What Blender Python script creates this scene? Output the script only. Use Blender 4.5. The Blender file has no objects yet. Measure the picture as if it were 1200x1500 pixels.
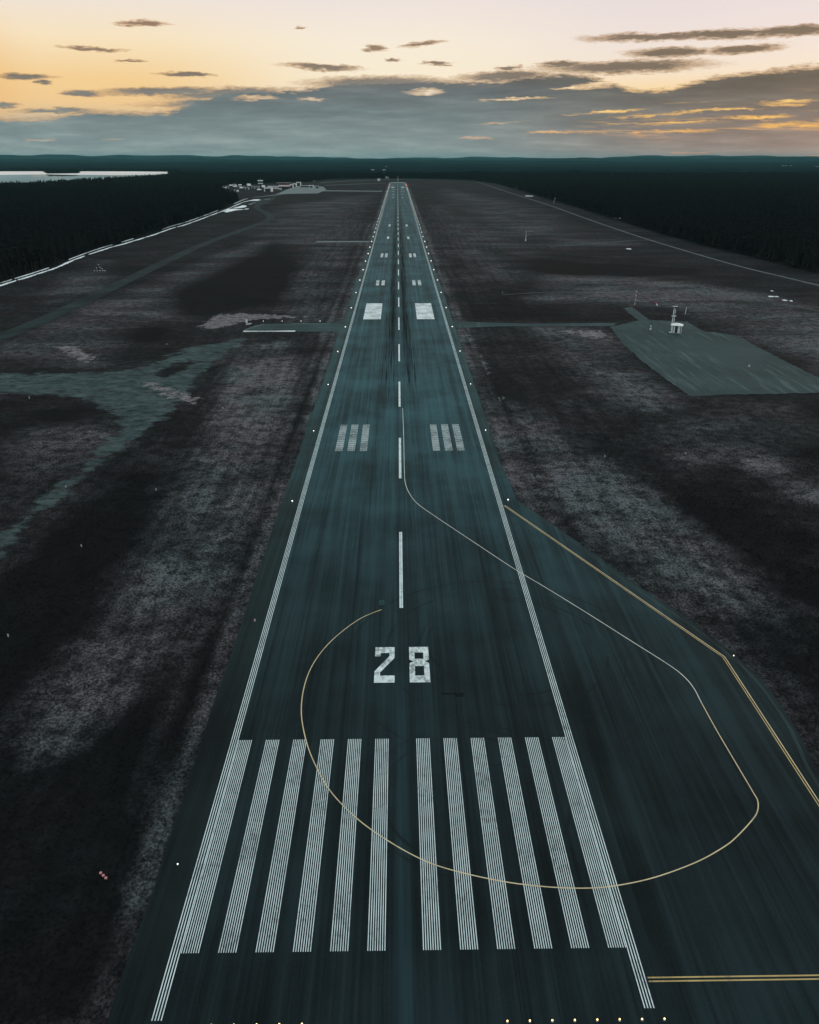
import bpy, bmesh, math, random
import numpy as np
from mathutils import Vector, Matrix
from mathutils.geometry import tessellate_polygon
random.seed(7); rng = np.random.default_rng(11)
R = math.radians
S = bpy.context.scene
C = S.collection

# ------------------------------------------------------------------ camera
F_PX, PITCH, YAW, H, CX, CY = 1130.65, 0.42999, 0.01412, 69.74, -0.199, -50.24
cam_d = bpy.data.cameras.new('camera'); cam = bpy.data.objects.new('camera', cam_d); C.objects.link(cam)
cam_d.sensor_fit = 'VERTICAL'; cam_d.sensor_height = 24.0; cam_d.lens = 24.0 * F_PX / 1500.0
cam_d.clip_start = 1.0; cam_d.clip_end = 120000.0
cam.location = (CX, CY, H); cam.rotation_euler = (math.pi / 2 - PITCH, 0, -YAW)
S.camera = cam
_ct, _st, _cy, _sy = math.cos(PITCH), math.sin(PITCH), math.cos(YAW), math.sin(YAW)
_F = Vector((_sy * _ct, _cy * _ct, -_st)); _R = Vector((_cy, -_sy, 0)); _U = _R.cross(_F)
def ray(px, py): return (_F + _R * ((px - 600) / F_PX) - _U * ((py - 750) / F_PX)).normalized()
def at(px, py, z=0.0):
    """ground point measured off the photograph"""
    d = ray(px, py); t = (z - H) / d.z
    return (CX + d.x * t, CY + d.y * t)
def azel(px, py):
    d = ray(px, py); return (math.degrees(math.atan2(d.x, d.y)), math.degrees(math.asin(d.z)))
S.view_settings.view_transform = 'Standard'; S.view_settings.look = 'None'
S.view_settings.gamma = 1; S.view_settings.exposure = 0; S.view_settings.use_curve_mapping = False
S.render.resolution_x = 819; S.render.resolution_y = 1024

def lin(r, g, b):
    f = lambda c: (c / 255 / 12.92) if c / 255 <= .04045 else ((c / 255 + .055) / 1.055) ** 2.4
    return (f(r), f(g), f(b), 1)

# ------------------------------------------------------------------ node helper
class NT:
    def __init__(s, tree): s.t = tree; s.n = tree.nodes; s.l = tree.links
    def new(s, typ, **kw):
        n = s.n.new(typ)
        for k, v in kw.items(): setattr(n, k, v)
        return n
    def put(s, sock, v):
        if v is None: return
        if isinstance(v, bpy.types.NodeSocket): s.l.new(v, sock)
        else: sock.default_value = v
    def m(s, op, a, b=None, c=None, clamp=False):
        n = s.new('ShaderNodeMath', operation=op, use_clamp=clamp)
        s.put(n.inputs[0], a); s.put(n.inputs[1], b); s.put(n.inputs[2], c); return n.outputs[0]
    def v(s, op, a, b=None, out=0):
        n = s.new('ShaderNodeVectorMath', operation=op); s.put(n.inputs[0], a); s.put(n.inputs[1], b)
        return n.outputs[out]
    def mix(s, f, a, b, blend='MIX'):
        n = s.new('ShaderNodeMix', data_type='RGBA', blend_type=blend)
        s.put(n.inputs[0], f); s.put(n.inputs[6], a); s.put(n.inputs[7], b); return n.outputs[2]
    def ss(s, x, a, b, lo=0.0, hi=1.0):
        n = s.new('ShaderNodeMapRange', interpolation_type='SMOOTHSTEP')
        s.put(n.inputs[0], x); n.inputs[1].default_value = a; n.inputs[2].default_value = b
        n.inputs[3].default_value = lo; n.inputs[4].default_value = hi; return n.outputs[0]
    def noise(s, vec, scale, detail=4, rough=.55, dist=0, col=False):
        n = s.new('ShaderNodeTexNoise'); s.put(n.inputs['Vector'], vec)
        n.inputs['Scale'].default_value = scale; n.inputs['Detail'].default_value = detail
        n.inputs['Roughness'].default_value = rough; n.inputs['Distortion'].default_value = dist
        return n.outputs['Color'] if col else n.outputs['Fac']
    def map(s, vec, loc=(0, 0, 0), rot=(0, 0, 0), scale=(1, 1, 1), typ='POINT'):
        n = s.new('ShaderNodeMapping', vector_type=typ); s.put(n.inputs[0], vec)
        n.inputs['Location'].default_value = loc; n.inputs['Rotation'].default_value = rot
        n.inputs['Scale'].default_value = scale; return n.outputs[0]
    def ramp(s, f, stops, interp='EASE'):
        n = s.new('ShaderNodeValToRGB'); s.put(n.inputs[0], f); e = n.color_ramp
        e.interpolation = interp
        e.elements[0].position, e.elements[0].color = stops[0]
        e.elements[1].position, e.elements[1].color = stops[-1]
        for p, c in stops[1:-1]:
            x = e.elements.new(p); x.color = c
        return n.outputs[0]

# ------------------------------------------------------------------ world
SUN_AZ, SUN_EL = 31.0, 3.0
W = bpy.data.worlds.new('World'); S.world = W; W.use_nodes = True
w = NT(W.node_tree); w.n.clear()
tc = w.new('ShaderNodeTexCoord')
D = w.v('NORMALIZE', tc.outputs['Generated'])
sx = w.new('ShaderNodeSeparateXYZ'); w.put(sx.inputs[0], D)
AZ = w.m('MULTIPLY', w.m('ARCTAN2', sx.outputs[0], sx.outputs[1]), 57.29578)
EL = w.m('MULTIPLY', w.m('ARCSINE', sx.outputs[2]), 57.29578)
cmb = w.new('ShaderNodeCombineXYZ'); w.put(cmb.inputs[0], AZ); w.put(cmb.inputs[1], EL)
P = cmb.outputs[0]
# ragged edges: stretched warp
Ps = w.map(P, scale=(.22, 1.5, 1))
wn = w.noise(Ps, 1.6, 5, .6, col=True)
warp = w.v('MULTIPLY', w.v('SUBTRACT', wn, (.5, .5, .5)), (3.0, .85, 0))
wn2 = w.noise(w.map(P, scale=(.9, 4.0, 1)), 1.5, 4, .6, col=True)
warp2 = w.v('MULTIPLY', w.v('SUBTRACT', wn2, (.5, .5, .5)), (1.3, .42, 0))
PW = w.v('ADD', P, w.v('ADD', w.v('MULTIPLY', warp, (.55, .42, 0)), warp2))
def ell(items, src):
    out = None
    for (cx, cy, rx, ry, slope) in items:
        a, e = azel(cx, cy); a2, _ = azel(cx + rx, cy); _, e2 = azel(cx, cy - ry)
        a3, e3 = azel(cx + 20, cy - 20 * slope)
        _, e4 = azel(cx + 20, cy)
        rot = math.atan2((e3 - e), (a3 - a))
        q = w.map(src, loc=(a, e, 0), rot=(0, 0, rot), scale=(abs(a2 - a), abs(e2 - e), 1), typ='TEXTURE')
        L = w.m('SUBTRACT', 1.0, w.v('LENGTH', q, out=1))
        out = L if out is None else w.m('MAXIMUM', out, L)
    return out
clouds = [(205, 34, 50, 5.5, 0), (138, 71, 58, 4.5, -.04), (193, 90, 28, 2.6, -.05), (40, 113, 50, 5.5, -.02), (66, 121, 20, 3, 0),
          (8, 154, 26, 5, 0), (275, 109, 52, 4.5, -.03), (470, 98, 72, 6, -.05), (550, 70, 22, 6, 0), (618, 65, 34, 5, .12), (640, 93, 27, 4, 0),
          (575, 88, 16, 2.8, 0), (950, 54, 125, 8.5, .02), (1060, 50, 120, 9.5, .04), (1155, 46, 100, 10, .05), (1088, 72, 72, 9, .08), (980, 77, 80, 9.5, .02), (745, 100, 26, 4, 0),
          (825, 94, 45, 5.5, 0), (240, 134, 110, 8, .02), (120, 138, 42, 5.5, 0), (915, 98, 165, 12, .03), (740, 112, 90, 10, .05), (560, 122, 140, 14, .0), (330, 137, 120, 10, .05),
          (86, 162, 70, 5, 0), (440, 41, 10, 3, 0), (330, 150, 150, 9, .03)]
holes = [(228, 150, 52, 5.5, .03), (375, 143, 42, 4.5, 0), (462, 146, 34, 2.6, 0), (622, 135, 36, 7, 0), (908, 121, 92, 6.5, .10), (850, 129, 60, 3.5, .02),
         (892, 164, 85, 3.0, .09), (985, 166, 130, 3.5, .08), (1150, 150, 60, 5.5, .05), (1105, 172, 75, 3.6, .02), (1158, 183, 85, 7, 0), (940, 193, 150, 3.2, 0),
         (975, 180, 120, 3, .03), (800, 194, 50, 2.4, 0), (695, 202, 30, 2.4, 0), (735, 180, 46, 2.5, .05), (760, 145, 70, 2.4, .03), (1020, 222, 60, 1.3, 0), (1192, 229, 22, 1.4, 0),
         (62, 204, 26, 2.0, 0), (170, 204, 24, 1.6, 0), (1085, 160, 60, 2, .05)]
mc = ell(clouds, PW)
# the bank: top edge as elevation over azimuth
fc = w.new('ShaderNodeFloatCurve'); cu = fc.mapping.curves[0]
tops = [(-1400, 170), (-300, 150), (-60, 168), (60, 170), (135, 160), (210, 162), (270, 150), (320, 133), (360, 127), (430, 128), (520, 115), (620, 114), (700, 116), (780, 107), (840, 106), (890, 114), (945, 130), (1010, 117), (1100, 103), (1200, 92), (1330, 84), (2200, 110)]
pts = []
for x, y in tops:
    if -100 < x < 1300: a, e = azel(x, y)
    else: a = (x - 586) * .052; e = 7.7 - y * .028
    pts.append(((a + 90) / 180, e / 10))
while len(cu.points) > 2: cu.points.remove(cu.points[1])
cu.points[0].location = (0, .4); cu.points[1].location = (1, .42)
for x, y in pts: cu.points.new(max(.001, min(.999, x)), y)
fc.mapping.update()
azw = w.m('ADD', AZ, w.m('MULTIPLY', w.m('SUBTRACT', wn2, .5) if False else w.m('SUBTRACT', w.noise(Ps, 1.1, 3), .5), 3.0))
w.put(fc.inputs[1], w.m('DIVIDE', w.m('ADD', azw, 90.0), 180.0, clamp=True))
spw = w.new('ShaderNodeSeparateXYZ'); w.put(spw.inputs[0], PW)
bank = w.m('MULTIPLY', w.m('SUBTRACT', w.m('MULTIPLY', fc.outputs[0], 10.0), spw.outputs[1]), 2.0)
CL = w.m('MAXIMUM', w.ss(w.m('ADD', mc, w.m('MULTIPLY', w.m('SUBTRACT', w.noise(w.map(P, scale=(2.2, 8, 1)), 1.4, 5, .7), .5), .55)), -.05, .62, 0, .94), w.ss(w.m('ADD', bank, w.m('MULTIPLY', w.m('SUBTRACT', w.noise(w.map(P, scale=(1.2, 5, 1)), 1.6, 5, .7), .5), 1.1)), -.1, .7))
hm = ell(holes, PW)
# soft streaky thinning all through the lower right of the bank
st = w.noise(w.map(P, scale=(.16, 2.6, 1)), 1.3, 5, .55)
gate = w.m('MULTIPLY', w.ss(AZ, 2.0, 22.0), w.m('MULTIPLY', w.ss(EL, .5, 1.4), w.ss(EL, 4.2, 2.6)))
hs = w.m('MULTIPLY', w.m('SUBTRACT', w.m('MULTIPLY', st, 3.0), 1.62), gate)
HO = w.ss(w.m('MAXIMUM', w.m('MULTIPLY', hm, w.ss(st, .40, .60, .35, 1.15)), hs), .0, .9)
CL = w.m('MULTIPLY', CL, w.m('SUBTRACT', 1.0, HO))
# clear sky
elr = w.m('DIVIDE', EL, 90.0, clamp=True)
e_ = lambda d: d / 90.0
skyL = w.ramp(elr, [(0, lin(150, 165, 162)), (e_(1.6), lin(170, 180, 174)), (e_(3.0), lin(246, 206, 150)), (e_(4.5), lin(250, 212, 152)), (e_(6.6), lin(253, 232, 196)), (e_(8.8), lin(244, 232, 222)), (e_(16), lin(222, 222, 220)), (e_(35), lin(232, 240, 242)), (1, lin(232, 242, 245))], 'LINEAR')
skyC = w.ramp(elr, [(0, lin(190, 170, 160)), (e_(2.0), lin(190, 180, 170)), (e_(3.2), lin(235, 226, 208)), (e_(4.5), lin(254, 240, 212)), (e_(6.6), lin(252, 240, 220)), (e_(8.8), lin(243, 231, 224)), (e_(16), lin(226, 222, 220)), (e_(35), lin(232, 240, 242)), (1, lin(232, 242, 245))], 'LINEAR')
skyR = w.ramp(elr, [(0, lin(226, 160, 128)), (e_(1.3), lin(248, 190, 130)), (e_(1.9), lin(253, 198, 104)), (e_(3.2), lin(255, 216, 138)), (e_(5.0), lin(248, 232, 212)), (e_(6.6), lin(242, 229, 222)), (e_(8.8), lin(236, 224, 224)), (e_(16), lin(220, 216, 218)), (e_(35), lin(232, 240, 242)), (1, lin(232, 242, 245))], 'LINEAR')
clear = w.mix(w.ss(AZ, -17, -2), skyL, skyC)
clear = w.mix(w.ss(AZ, 1, 17), clear, skyR)
clear = w.mix(w.m('MULTIPLY', w.ss(AZ, -21.5, -27), w.m('MULTIPLY', w.ss(EL, 9.0, 5.0), .6)), clear, lin(238, 180, 108))
back = w.ramp(elr, [(0, lin(140, 160, 166)), (e_(16), lin(200, 216, 220)), (1, lin(232, 242, 245))], 'LINEAR')
aaz = w.m('ABSOLUTE', w.m('SUBTRACT', AZ, 4.0))
clear = w.mix(w.ss(aaz, 45, 120), clear, back)
# cloud colour
cvar = w.noise(w.map(P, scale=(.14, 1.2, 1)), 1.4, 6, .6)
ccol = w.ramp(w.m('DIVIDE', EL, 10.0, clamp=True), [(0, lin(146, 160, 160)), (.10, lin(136, 152, 153)), (.25, lin(116, 132, 135)), (.40, lin(104, 114, 118)), (.55, lin(120, 108, 100)), (.8, lin(142, 116, 96)), (1, lin(140, 120, 104))], 'LINEAR')
ccolR = w.ramp(w.m('DIVIDE', EL, 10.0, clamp=True), [(0, lin(150, 144, 140)), (.10, lin(136, 130, 127)), (.25, lin(112, 114, 114)), (.45, lin(86, 90, 88)), (.6, lin(92, 88, 80)), (1, lin(110, 104, 98))], 'LINEAR')
ccol = w.mix(w.ss(AZ, 2, 20), ccol, ccolR)
ccol = w.mix(1.0, ccol, w.ramp(cvar, [(.25, (.74, .76, .78, 1)), (.5, (1, 1, 1, 1)), (.75, (1.42, 1.38, 1.32, 1))], 'LINEAR'), 'MULTIPLY')
ccol = w.mix(w.ss(aaz, 50, 120), ccol, back)
sky = w.mix(CL, clear, ccol)
# gilded thin rims
rim = w.m('MULTIPLY', w.m('MULTIPLY', CL, w.m('SUBTRACT', 1.0, CL)), 1.0)
rim = w.m('MULTIPLY', rim, w.ss(aaz, 60, 25))
sky = w.mix(rim, sky, lin(236, 172, 96))
# below the horizon
sky = w.mix(w.ss(EL, -.3, -2.5), sky, lin(60, 70, 74))
bg = w.new('ShaderNodeBackground'); w.put(bg.inputs[0], sky); bg.inputs[1].default_value = 1.02
ns = w.new('ShaderNodeTexSky', sky_type='NISHITA'); ns.sun_disc = False
ns.sun_elevation = R(SUN_EL); ns.sun_rotation = R(SUN_AZ); ns.air_density = 1.2; ns.dust_density = 1.0
bg2 = w.new('ShaderNodeBackground'); w.put(bg2.inputs[0], ns.outputs[0]); bg2.inputs[1].default_value = .05
# the measured dusk sky stands where the clear Nishita dome shows through the overcast only faintly
ad = w.new('ShaderNodeMixShader'); ad.inputs[0].default_value = .06
w.l.new(bg.outputs[0], ad.inputs[1]); w.l.new(bg2.outputs[0], ad.inputs[2])
wo = w.new('ShaderNodeOutputWorld'); w.l.new(ad.outputs[0], wo.inputs[0])
# sun, low behind the cloud bank ahead
sl = bpy.data.lights.new('sun', 'SUN'); sl.energy = .5; sl.angle = R(10); sl.color = (1, .80, .6)
so = bpy.data.objects.new('sun', sl); C.objects.link(so)
sd = Vector((math.sin(R(SUN_AZ)) * math.cos(R(SUN_EL)), math.cos(R(SUN_AZ)) * math.cos(R(SUN_EL)), math.sin(R(SUN_EL))))
so.rotation_euler = sd.to_track_quat('Z', 'Y').to_euler(); so.location = (200, 300, 300)

# ------------------------------------------------------------------ object helpers
class MB:
    def __init__(s): s.v = []; s.f = []
    def poly(s, pts):
        b = len(s.v); s.v += [tuple(p) for p in pts]; s.f.append(tuple(range(b, b + len(pts))))
    def rect(s, x0, x1, y0, y1, z): s.poly([(x0, y0, z), (x1, y0, z), (x1, y1, z), (x0, y1, z)])
    def box(s, x0, x1, y0, y1, z0, z1):
        b = len(s.v)
        s.v += [(x0, y0, z0), (x1, y0, z0), (x1, y1, z0), (x0, y1, z0), (x0, y0, z1), (x1, y0, z1), (x1, y1, z1), (x0, y1, z1)]
        s.f += [tuple(b + i for i in q) for q in ((0, 3, 2, 1), (4, 5, 6, 7), (0, 1, 5, 4), (1, 2, 6, 5), (2, 3, 7, 6), (3, 0, 4, 7))]
    def tube(s, p0, p1, r0, r1=None, n=8, cap=True):
        r1 = r0 if r1 is None else r1
        p0, p1 = Vector(p0), Vector(p1); d = (p1 - p0).normalized()
        u = d.orthogonal().normalized(); v = d.cross(u); b = len(s.v)
        for p, r in ((p0, r0), (p1, r1)):
            for i in range(n):
                a = 2 * math.pi * i / n; s.v.append(tuple(p + (u * math.cos(a) + v * math.sin(a)) * r))
        for i in range(n):
            j = (i + 1) % n; s.f.append((b + i, b + j, b + n + j, b + n + i))
        if cap: s.f.append(tuple(b + i for i in reversed(range(n)))); s.f.append(tuple(b + n + i for i in range(n)))
    def dome(s, c, r, n=10, rings=3, sz=1.0):
        b = len(s.v)
        for k in range(rings):
            t = math.pi / 2 * k / rings
            for i in range(n):
                a = 2 * math.pi * i / n; s.v.append((c[0] + r * math.cos(t) * math.cos(a), c[1] + r * math.cos(t) * math.sin(a), c[2] + r * sz * math.sin(t)))
        s.v.append((c[0], c[1], c[2] + r * sz)); top = len(s.v) - 1
        for k in range(rings - 1):
            for i in range(n):
                j = (i + 1) % n; s.f.append((b + k * n + i, b + k * n + j, b + (k + 1) * n + j, b + (k + 1) * n + i))
        for i in range(n): s.f.append((b + (rings - 1) * n + i, b + (rings - 1) * n + (i + 1) % n, top))
    def mesh(s, name, m, smooth=False):
        me = bpy.data.meshes.new(name); me.from_pydata(s.v, [], s.f)
        if m: me.materials.append(m)
        if smooth: me.polygons.foreach_set('use_smooth', [True] * len(me.polygons))
        me.update(); return me
    def build(s, name, m, parent=None, kind=None, smooth=False):
        o = bpy.data.objects.new(name, s.mesh(name, m, smooth)); C.objects.link(o)
        if parent: o.parent = parent
        if kind: o['kind'] = kind
        return o
def tag(o, label, cat, group=None):
    o['label'] = label; o['category'] = cat
    if group: o['group'] = group
    return o
def thing(name, label, cat, loc=(0, 0, 0), rz=0, group=None):
    o = bpy.data.objects.new(name, None); C.objects.link(o); o.empty_display_size = .3
    o.location = loc; o.rotation_euler = (0, 0, rz); return tag(o, label, cat, group)
def dup(root, loc, rz=0, label=None, sc=None, group=None):
    r = root.copy(); C.objects.link(r); r.location = loc; r.rotation_euler = (0, 0, rz)
    if label: r['label'] = label
    if group: r['group'] = group
    if sc: r.scale = sc
    for ch in root.children:
        c = ch.copy(); C.objects.link(c); c.parent = r
        for g in ch.children:
            d = g.copy(); C.objects.link(d); d.parent = c
    return r

# ------------------------------------------------------------------ materials
def mat(name, col, rough=.7, metal=0, spec=.5, emit=None, es=0, vary=0, vscale=3):
    m = bpy.data.materials.new(name); m.use_nodes = True; t = NT(m.node_tree)
    b = t.n['Principled BSDF']; c = tuple(col) + (1,) if len(col) == 3 else col
    b.inputs['Base Color'].default_value = c; b.inputs['Roughness'].default_value = rough
    b.inputs['Metallic'].default_value = metal; b.inputs['Specular IOR Level'].default_value = spec
    if vary:
        g = t.new('ShaderNodeNewGeometry'); n = t.noise(g.outputs['Position'], vscale, 5)
        t.put(b.inputs['Base Color'], t.mix(t.ss(n, .3, .7), tuple(x * (1 - vary) for x in c[:3]) + (1,), tuple(min(1, x * (1 + vary)) for x in c[:3]) + (1,)))
    if emit: b.inputs['Emission Color'].default_value = tuple(emit) + (1,); b.inputs['Emission Strength'].default_value = es
    return m
def pos(t):
    g = t.new('ShaderNodeNewGeometry'); s = t.new('ShaderNodeSeparateXYZ'); t.put(s.inputs[0], g.outputs['Position'])
    return g.outputs['Position'], s.outputs[0], s.outputs[1]
def bumped(t, h, strength, dist=.1):
    b = t.new('ShaderNodeBump'); b.inputs['Strength'].default_value = strength; b.inputs['Distance'].default_value = dist
    t.put(b.inputs['Height'], h); return b.outputs[0]

def asphalt(name, base, runway=True, dirang=0.0, sheen=.5, light_grade=False):
    m = bpy.data.materials.new(name); m.use_nodes = True; t = NT(m.node_tree); b = t.n['Principled BSDF']
    Pn, X, Y = pos(t)
    Pr = t.map(Pn, rot=(0, 0, dirang))
    s1 = t.noise(t.map(Pr, scale=(.42, .004, 1)), 1.0, 6, .65)          # paver lanes
    s2 = t.noise(t.map(Pr, scale=(2.6, .03, 1)), 1.0, 5, .6)            # fine streaks
    s3 = t.noise(Pn, .045, 5, .6)                                      # blotches
    s4 = t.noise(Pn, 3.0, 5, .7)                                      # grain
    f = t.m('ADD', t.m('MULTIPLY', s1, .5), t.m('ADD', t.m('MULTIPLY', s2, .28), t.m('ADD', t.m('MULTIPLY', s3, .4), t.m('MULTIPLY', s4, .16))))
    f = t.ss(f, .53, .82)
    c0 = tuple(x * .42 for x in base) + (1,); c1 = tuple(x * 1.65 for x in base) + (1,)
    col = t.mix(f, c0, c1)
    if runway or light_grade:   # colour lightens along Y: vignette and grazing sky sheen painted into the asphalt
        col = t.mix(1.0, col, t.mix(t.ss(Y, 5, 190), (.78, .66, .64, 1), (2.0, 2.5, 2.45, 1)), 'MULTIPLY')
    # dark tarred seams between lanes
    lane = t.m('PINGPONG', t.m('ADD', X, t.m('MULTIPLY', t.noise(t.map(Pr, scale=(.02, .02, 1)), 1, 3), 1.2)) if runway else X, 3.75)
    seam = t.m('MULTIPLY', t.ss(lane, .30, .02), t.ss(t.noise(t.map(Pn, scale=(.1, .01, 1)), 1, 2), .42, .62))
    col = t.mix(t.m('MULTIPLY', seam, .5), col, tuple(x * .35 for x in base) + (1,))
    if runway:
        aX = t.m('ABSOLUTE', X)
        # rubber left by tyres in the touchdown area
        band = t.m('MULTIPLY', t.ss(aX, .3, 2.2), t.ss(aX, 6.5, 3.4))
        yy = t.m('MULTIPLY', t.ss(Y, 175, 300), t.ss(Y, 1500, 700, .45, 1))
        thin = t.ss(t.noise(t.map(Pn, scale=(1.5, .010, 1)), 1.0, 5, .75), .40, .54)
        rub = t.m('MULTIPLY', t.m('MULTIPLY', band, yy), thin)
        base_r = t.m('MULTIPLY', t.m('MULTIPLY', band, yy), .42)
        rub = t.m('MAXIMUM', t.m('MULTIPLY', rub, .92), base_r)
        # a handful of hard braking streaks
        th2 = t.ss(t.noise(t.map(Pn, loc=(7, 3, 0), scale=(2.2, .020, 1)), 1.0, 2, .6), .54, .60)
        b2 = t.m('MULTIPLY', t.m('MULTIPLY', t.ss(aX, 1.2, 2.2), t.ss(aX, 7.8, 4.6)), t.m('MULTIPLY', t.ss(Y, 170, 215), t.ss(Y, 560, 380)))
        rub = t.m('MAXIMUM', rub, t.m('MULTIPLY', t.m('MULTIPLY', th2, b2), .9))
        col = t.mix(rub, col, (.006, .009, .010, 1)); t.put(b.inputs['Specular IOR Level'], t.m('MULTIPLY', t.m('SUBTRACT', 1.0, rub), sheen))
        # paler middle lane by the threshold
        mid = t.m('MULTIPLY', t.m('MULTIPLY', t.ss(aX, 1.3, .2), t.ss(Y, 75, 20)), t.m('MULTIPLY', s2, .95))
        col = t.mix(mid, col, tuple(x * 2.1 for x in base) + (1,))
        # turning tyre arcs on the pad
        for (cx, cy, r, wd, k) in ((17, 52, 13.5, .12, .5), (17.4, 51, 15.2, .12, .45), (16, 50, 19, .10, .4), (15, 48, 24, .12, .35), (8, 20, 11, .10, .55), (8, 20, 12.6, .10, .5)):
            dd = t.v('LENGTH', t.v('MULTIPLY', t.v('SUBTRACT', Pn, (cx, cy, 0)), (1, 1, 0)), out=1)
            ar = t.ss(t.m('ABSOLUTE', t.m('SUBTRACT', t.m('ADD', dd, t.m('MULTIPLY', s3, 1.2)), r)), wd * 3.2, wd * .6)
            ar = t.m('MULTIPLY', ar, t.ss(t.noise(Pn, .12, 2), .42, .6))
            col = t.mix(t.m('MULTIPLY', ar, k * 1.5), col, (.008, .012, .014, 1))
    t.put(b.inputs['Base Color'], col)
    t.put(b.inputs['Roughness'], t.ss(s4, .2, .8, .62, .74)); (None if runway else setattr(b.inputs['Specular IOR Level'], 'default_value', sheen))
    t.put(b.inputs['Normal'], bumped(t, t.noise(Pn, 9, 4, .7), .35, .03))
    return m
M = {}
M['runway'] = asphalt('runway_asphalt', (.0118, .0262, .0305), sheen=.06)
M['shoulder'] = asphalt('shoulder_asphalt', (.0085, .0190, .0210), runway=False, sheen=.08, light_grade=True)
M['taxi'] = asphalt('taxiway_asphalt', (.024, .050, .053), runway=False, dirang=R(90), sheen=.05)
M['road'] = asphalt('road_asphalt', (.013, .025, .027), runway=False, dirang=R(40), sheen=.02)
M['roadpale'] = mat('pale_road_gravel', (.055, .075, .078), .85, vary=.3, vscale=.12)
M['farapron'] = mat('far_apron_concrete', (.085, .125, .13), .8, vary=.2, vscale=.05)

def apron_mat():
    m = bpy.data.materials.new('apron_gravel'); m.use_nodes = True; t = NT(m.node_tree); b = t.n['Principled BSDF']
    Pn, X, Y = pos(t)
    n1 = t.noise(Pn, .03, 5, .6); n2 = t.noise(t.map(Pn, rot=(0, 0, R(-28)), scale=(.5, .03, 1)), 1.0, 6, .7)
    n3 = t.noise(Pn, 1.3, 5, .7)
    col = t.mix(t.ss(t.m('ADD', t.m('MULTIPLY', n1, .6), t.m('MULTIPLY', n3, .4)), .35, .65), (.018, .037, .040, 1), (.038, .066, .069, 1))
    sc = t.m('MULTIPLY', t.ss(n2, .50, .66), t.ss(t.noise(Pn, .022, 3), .42, .56))
    col = t.mix(t.m('MULTIPLY', sc, .38), col, (.13, .19, .19, 1))
    t.put(b.inputs['Base Color'], col); b.inputs['Roughness'].default_value = .85; b.inputs['Specular IOR Level'].default_value = .1
    t.put(b.inputs['Normal'], bumped(t, n3, .3, .05)); return m
M['apron'] = apron_mat()

def paint_mat(name, col, wear=.35, under=(.04, .055, .06), wlo=.53, whi=.70):
    m = bpy.data.materials.new(name); m.use_nodes = True; t = NT(m.node_tree); b = t.n['Principled BSDF']
    Pn, X, Y = pos(t)
    n = t.m('ADD', t.m('MULTIPLY', t.noise(t.map(Pn, scale=(1, .6, 1)), 1.6, 6, .75), .65), t.m('MULTIPLY', t.noise(Pn, .14, 4), .42))
    f = t.m('MULTIPLY', t.ss(n, wlo, whi), wear)
    n2 = t.noise(Pn, .35, 4)
    c2 = tuple(x * .82 for x in col) + (1,)
    base = t.mix(t.ss(n2, .35, .65), tuple(col) + (1,), c2)
    t.put(b.inputs['Base Color'], t.mix(f, base, tuple(under) + (1,))); b.inputs['Roughness'].default_value = .6
    b.inputs['Specular IOR Level'].default_value = .3
    return m
M['white'] = paint_mat('white_paint', (.68, .80, .81), .55)
M['white_block'] = paint_mat('white_block_paint', (.72, .82, .82), .7, wlo=.50, whi=.64)
M['white_worn'] = paint_mat('worn_white_paint', (.62, .71, .71), .75, wlo=.5, whi=.62)
M['yellow'] = paint_mat('yellow_paint', (.52, .38, .15), .5)
M['cream'] = paint_mat('pale_yellow_paint', (.66, .54, .32), .3)
M['cream2'] = paint_mat('faded_cream_paint', (.64, .66, .60), .3)
M['metal'] = mat('galvanised_steel', (.45, .48, .48), .45, .7)
M['dark_metal'] = mat('dark_metal', (.03, .03, .03), .6)
M['wallwhite'] = mat('white_painted_panel', (.78, .79, .78), .6, vary=.1)
M['mastwhite'] = mat('white_mast_paint', (.8, .82, .82), .5)
M['cap'] = mat('weathered_cap', (.40, .42, .42), .7)
M['red'] = mat('red_paint', (.45, .03, .025), .5)
M['darkpanel'] = mat('dark_wall_panel', (.03, .035, .04), .7, vary=.2)
M['roof'] = mat('pale_roof_sheet', (.62, .60, .60), .5, vary=.1, vscale=.3)
M['roofpink'] = mat('rose_roof_sheet', (.42, .30, .30), .6, vary=.15, vscale=.3)
M['darkroof'] = mat('dark_roof', (.05, .055, .06), .7, vary=.2, vscale=.4)
M['glass'] = mat('window_glass', (.02, .03, .035), .08, 0, .8)
M['lampwhite'] = mat('lit_white_lens', (.9, .9, .85), .3, emit=(1, .93, .84), es=4)
M['lampgold'] = mat('lit_golden_lens', (.9, .7, .3), .3, emit=(1, .66, .26), es=3)
M['lampred'] = mat('lit_red_lens', (.8, .1, .08), .3, emit=(1, .16, .10), es=6)
M['lamppink'] = mat('lit_pink_lens', (.35, .13, .14), .3, emit=(1, .45, .50), es=.15)
M['fixture'] = mat('lamp_fixture', (.20, .17, .07), .5)
M['concrete'] = mat('concrete', (.30, .31, .30), .85, vary=.2)
M['snow'] = mat('old_snow', (.74, .82, .85), .7, vary=.15, vscale=.4)
M['car'] = mat('car_paint', (.6, .62, .63), .3)
M['tyre'] = mat('tyre_rubber', (.02, .02, .02), .8)

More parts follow.
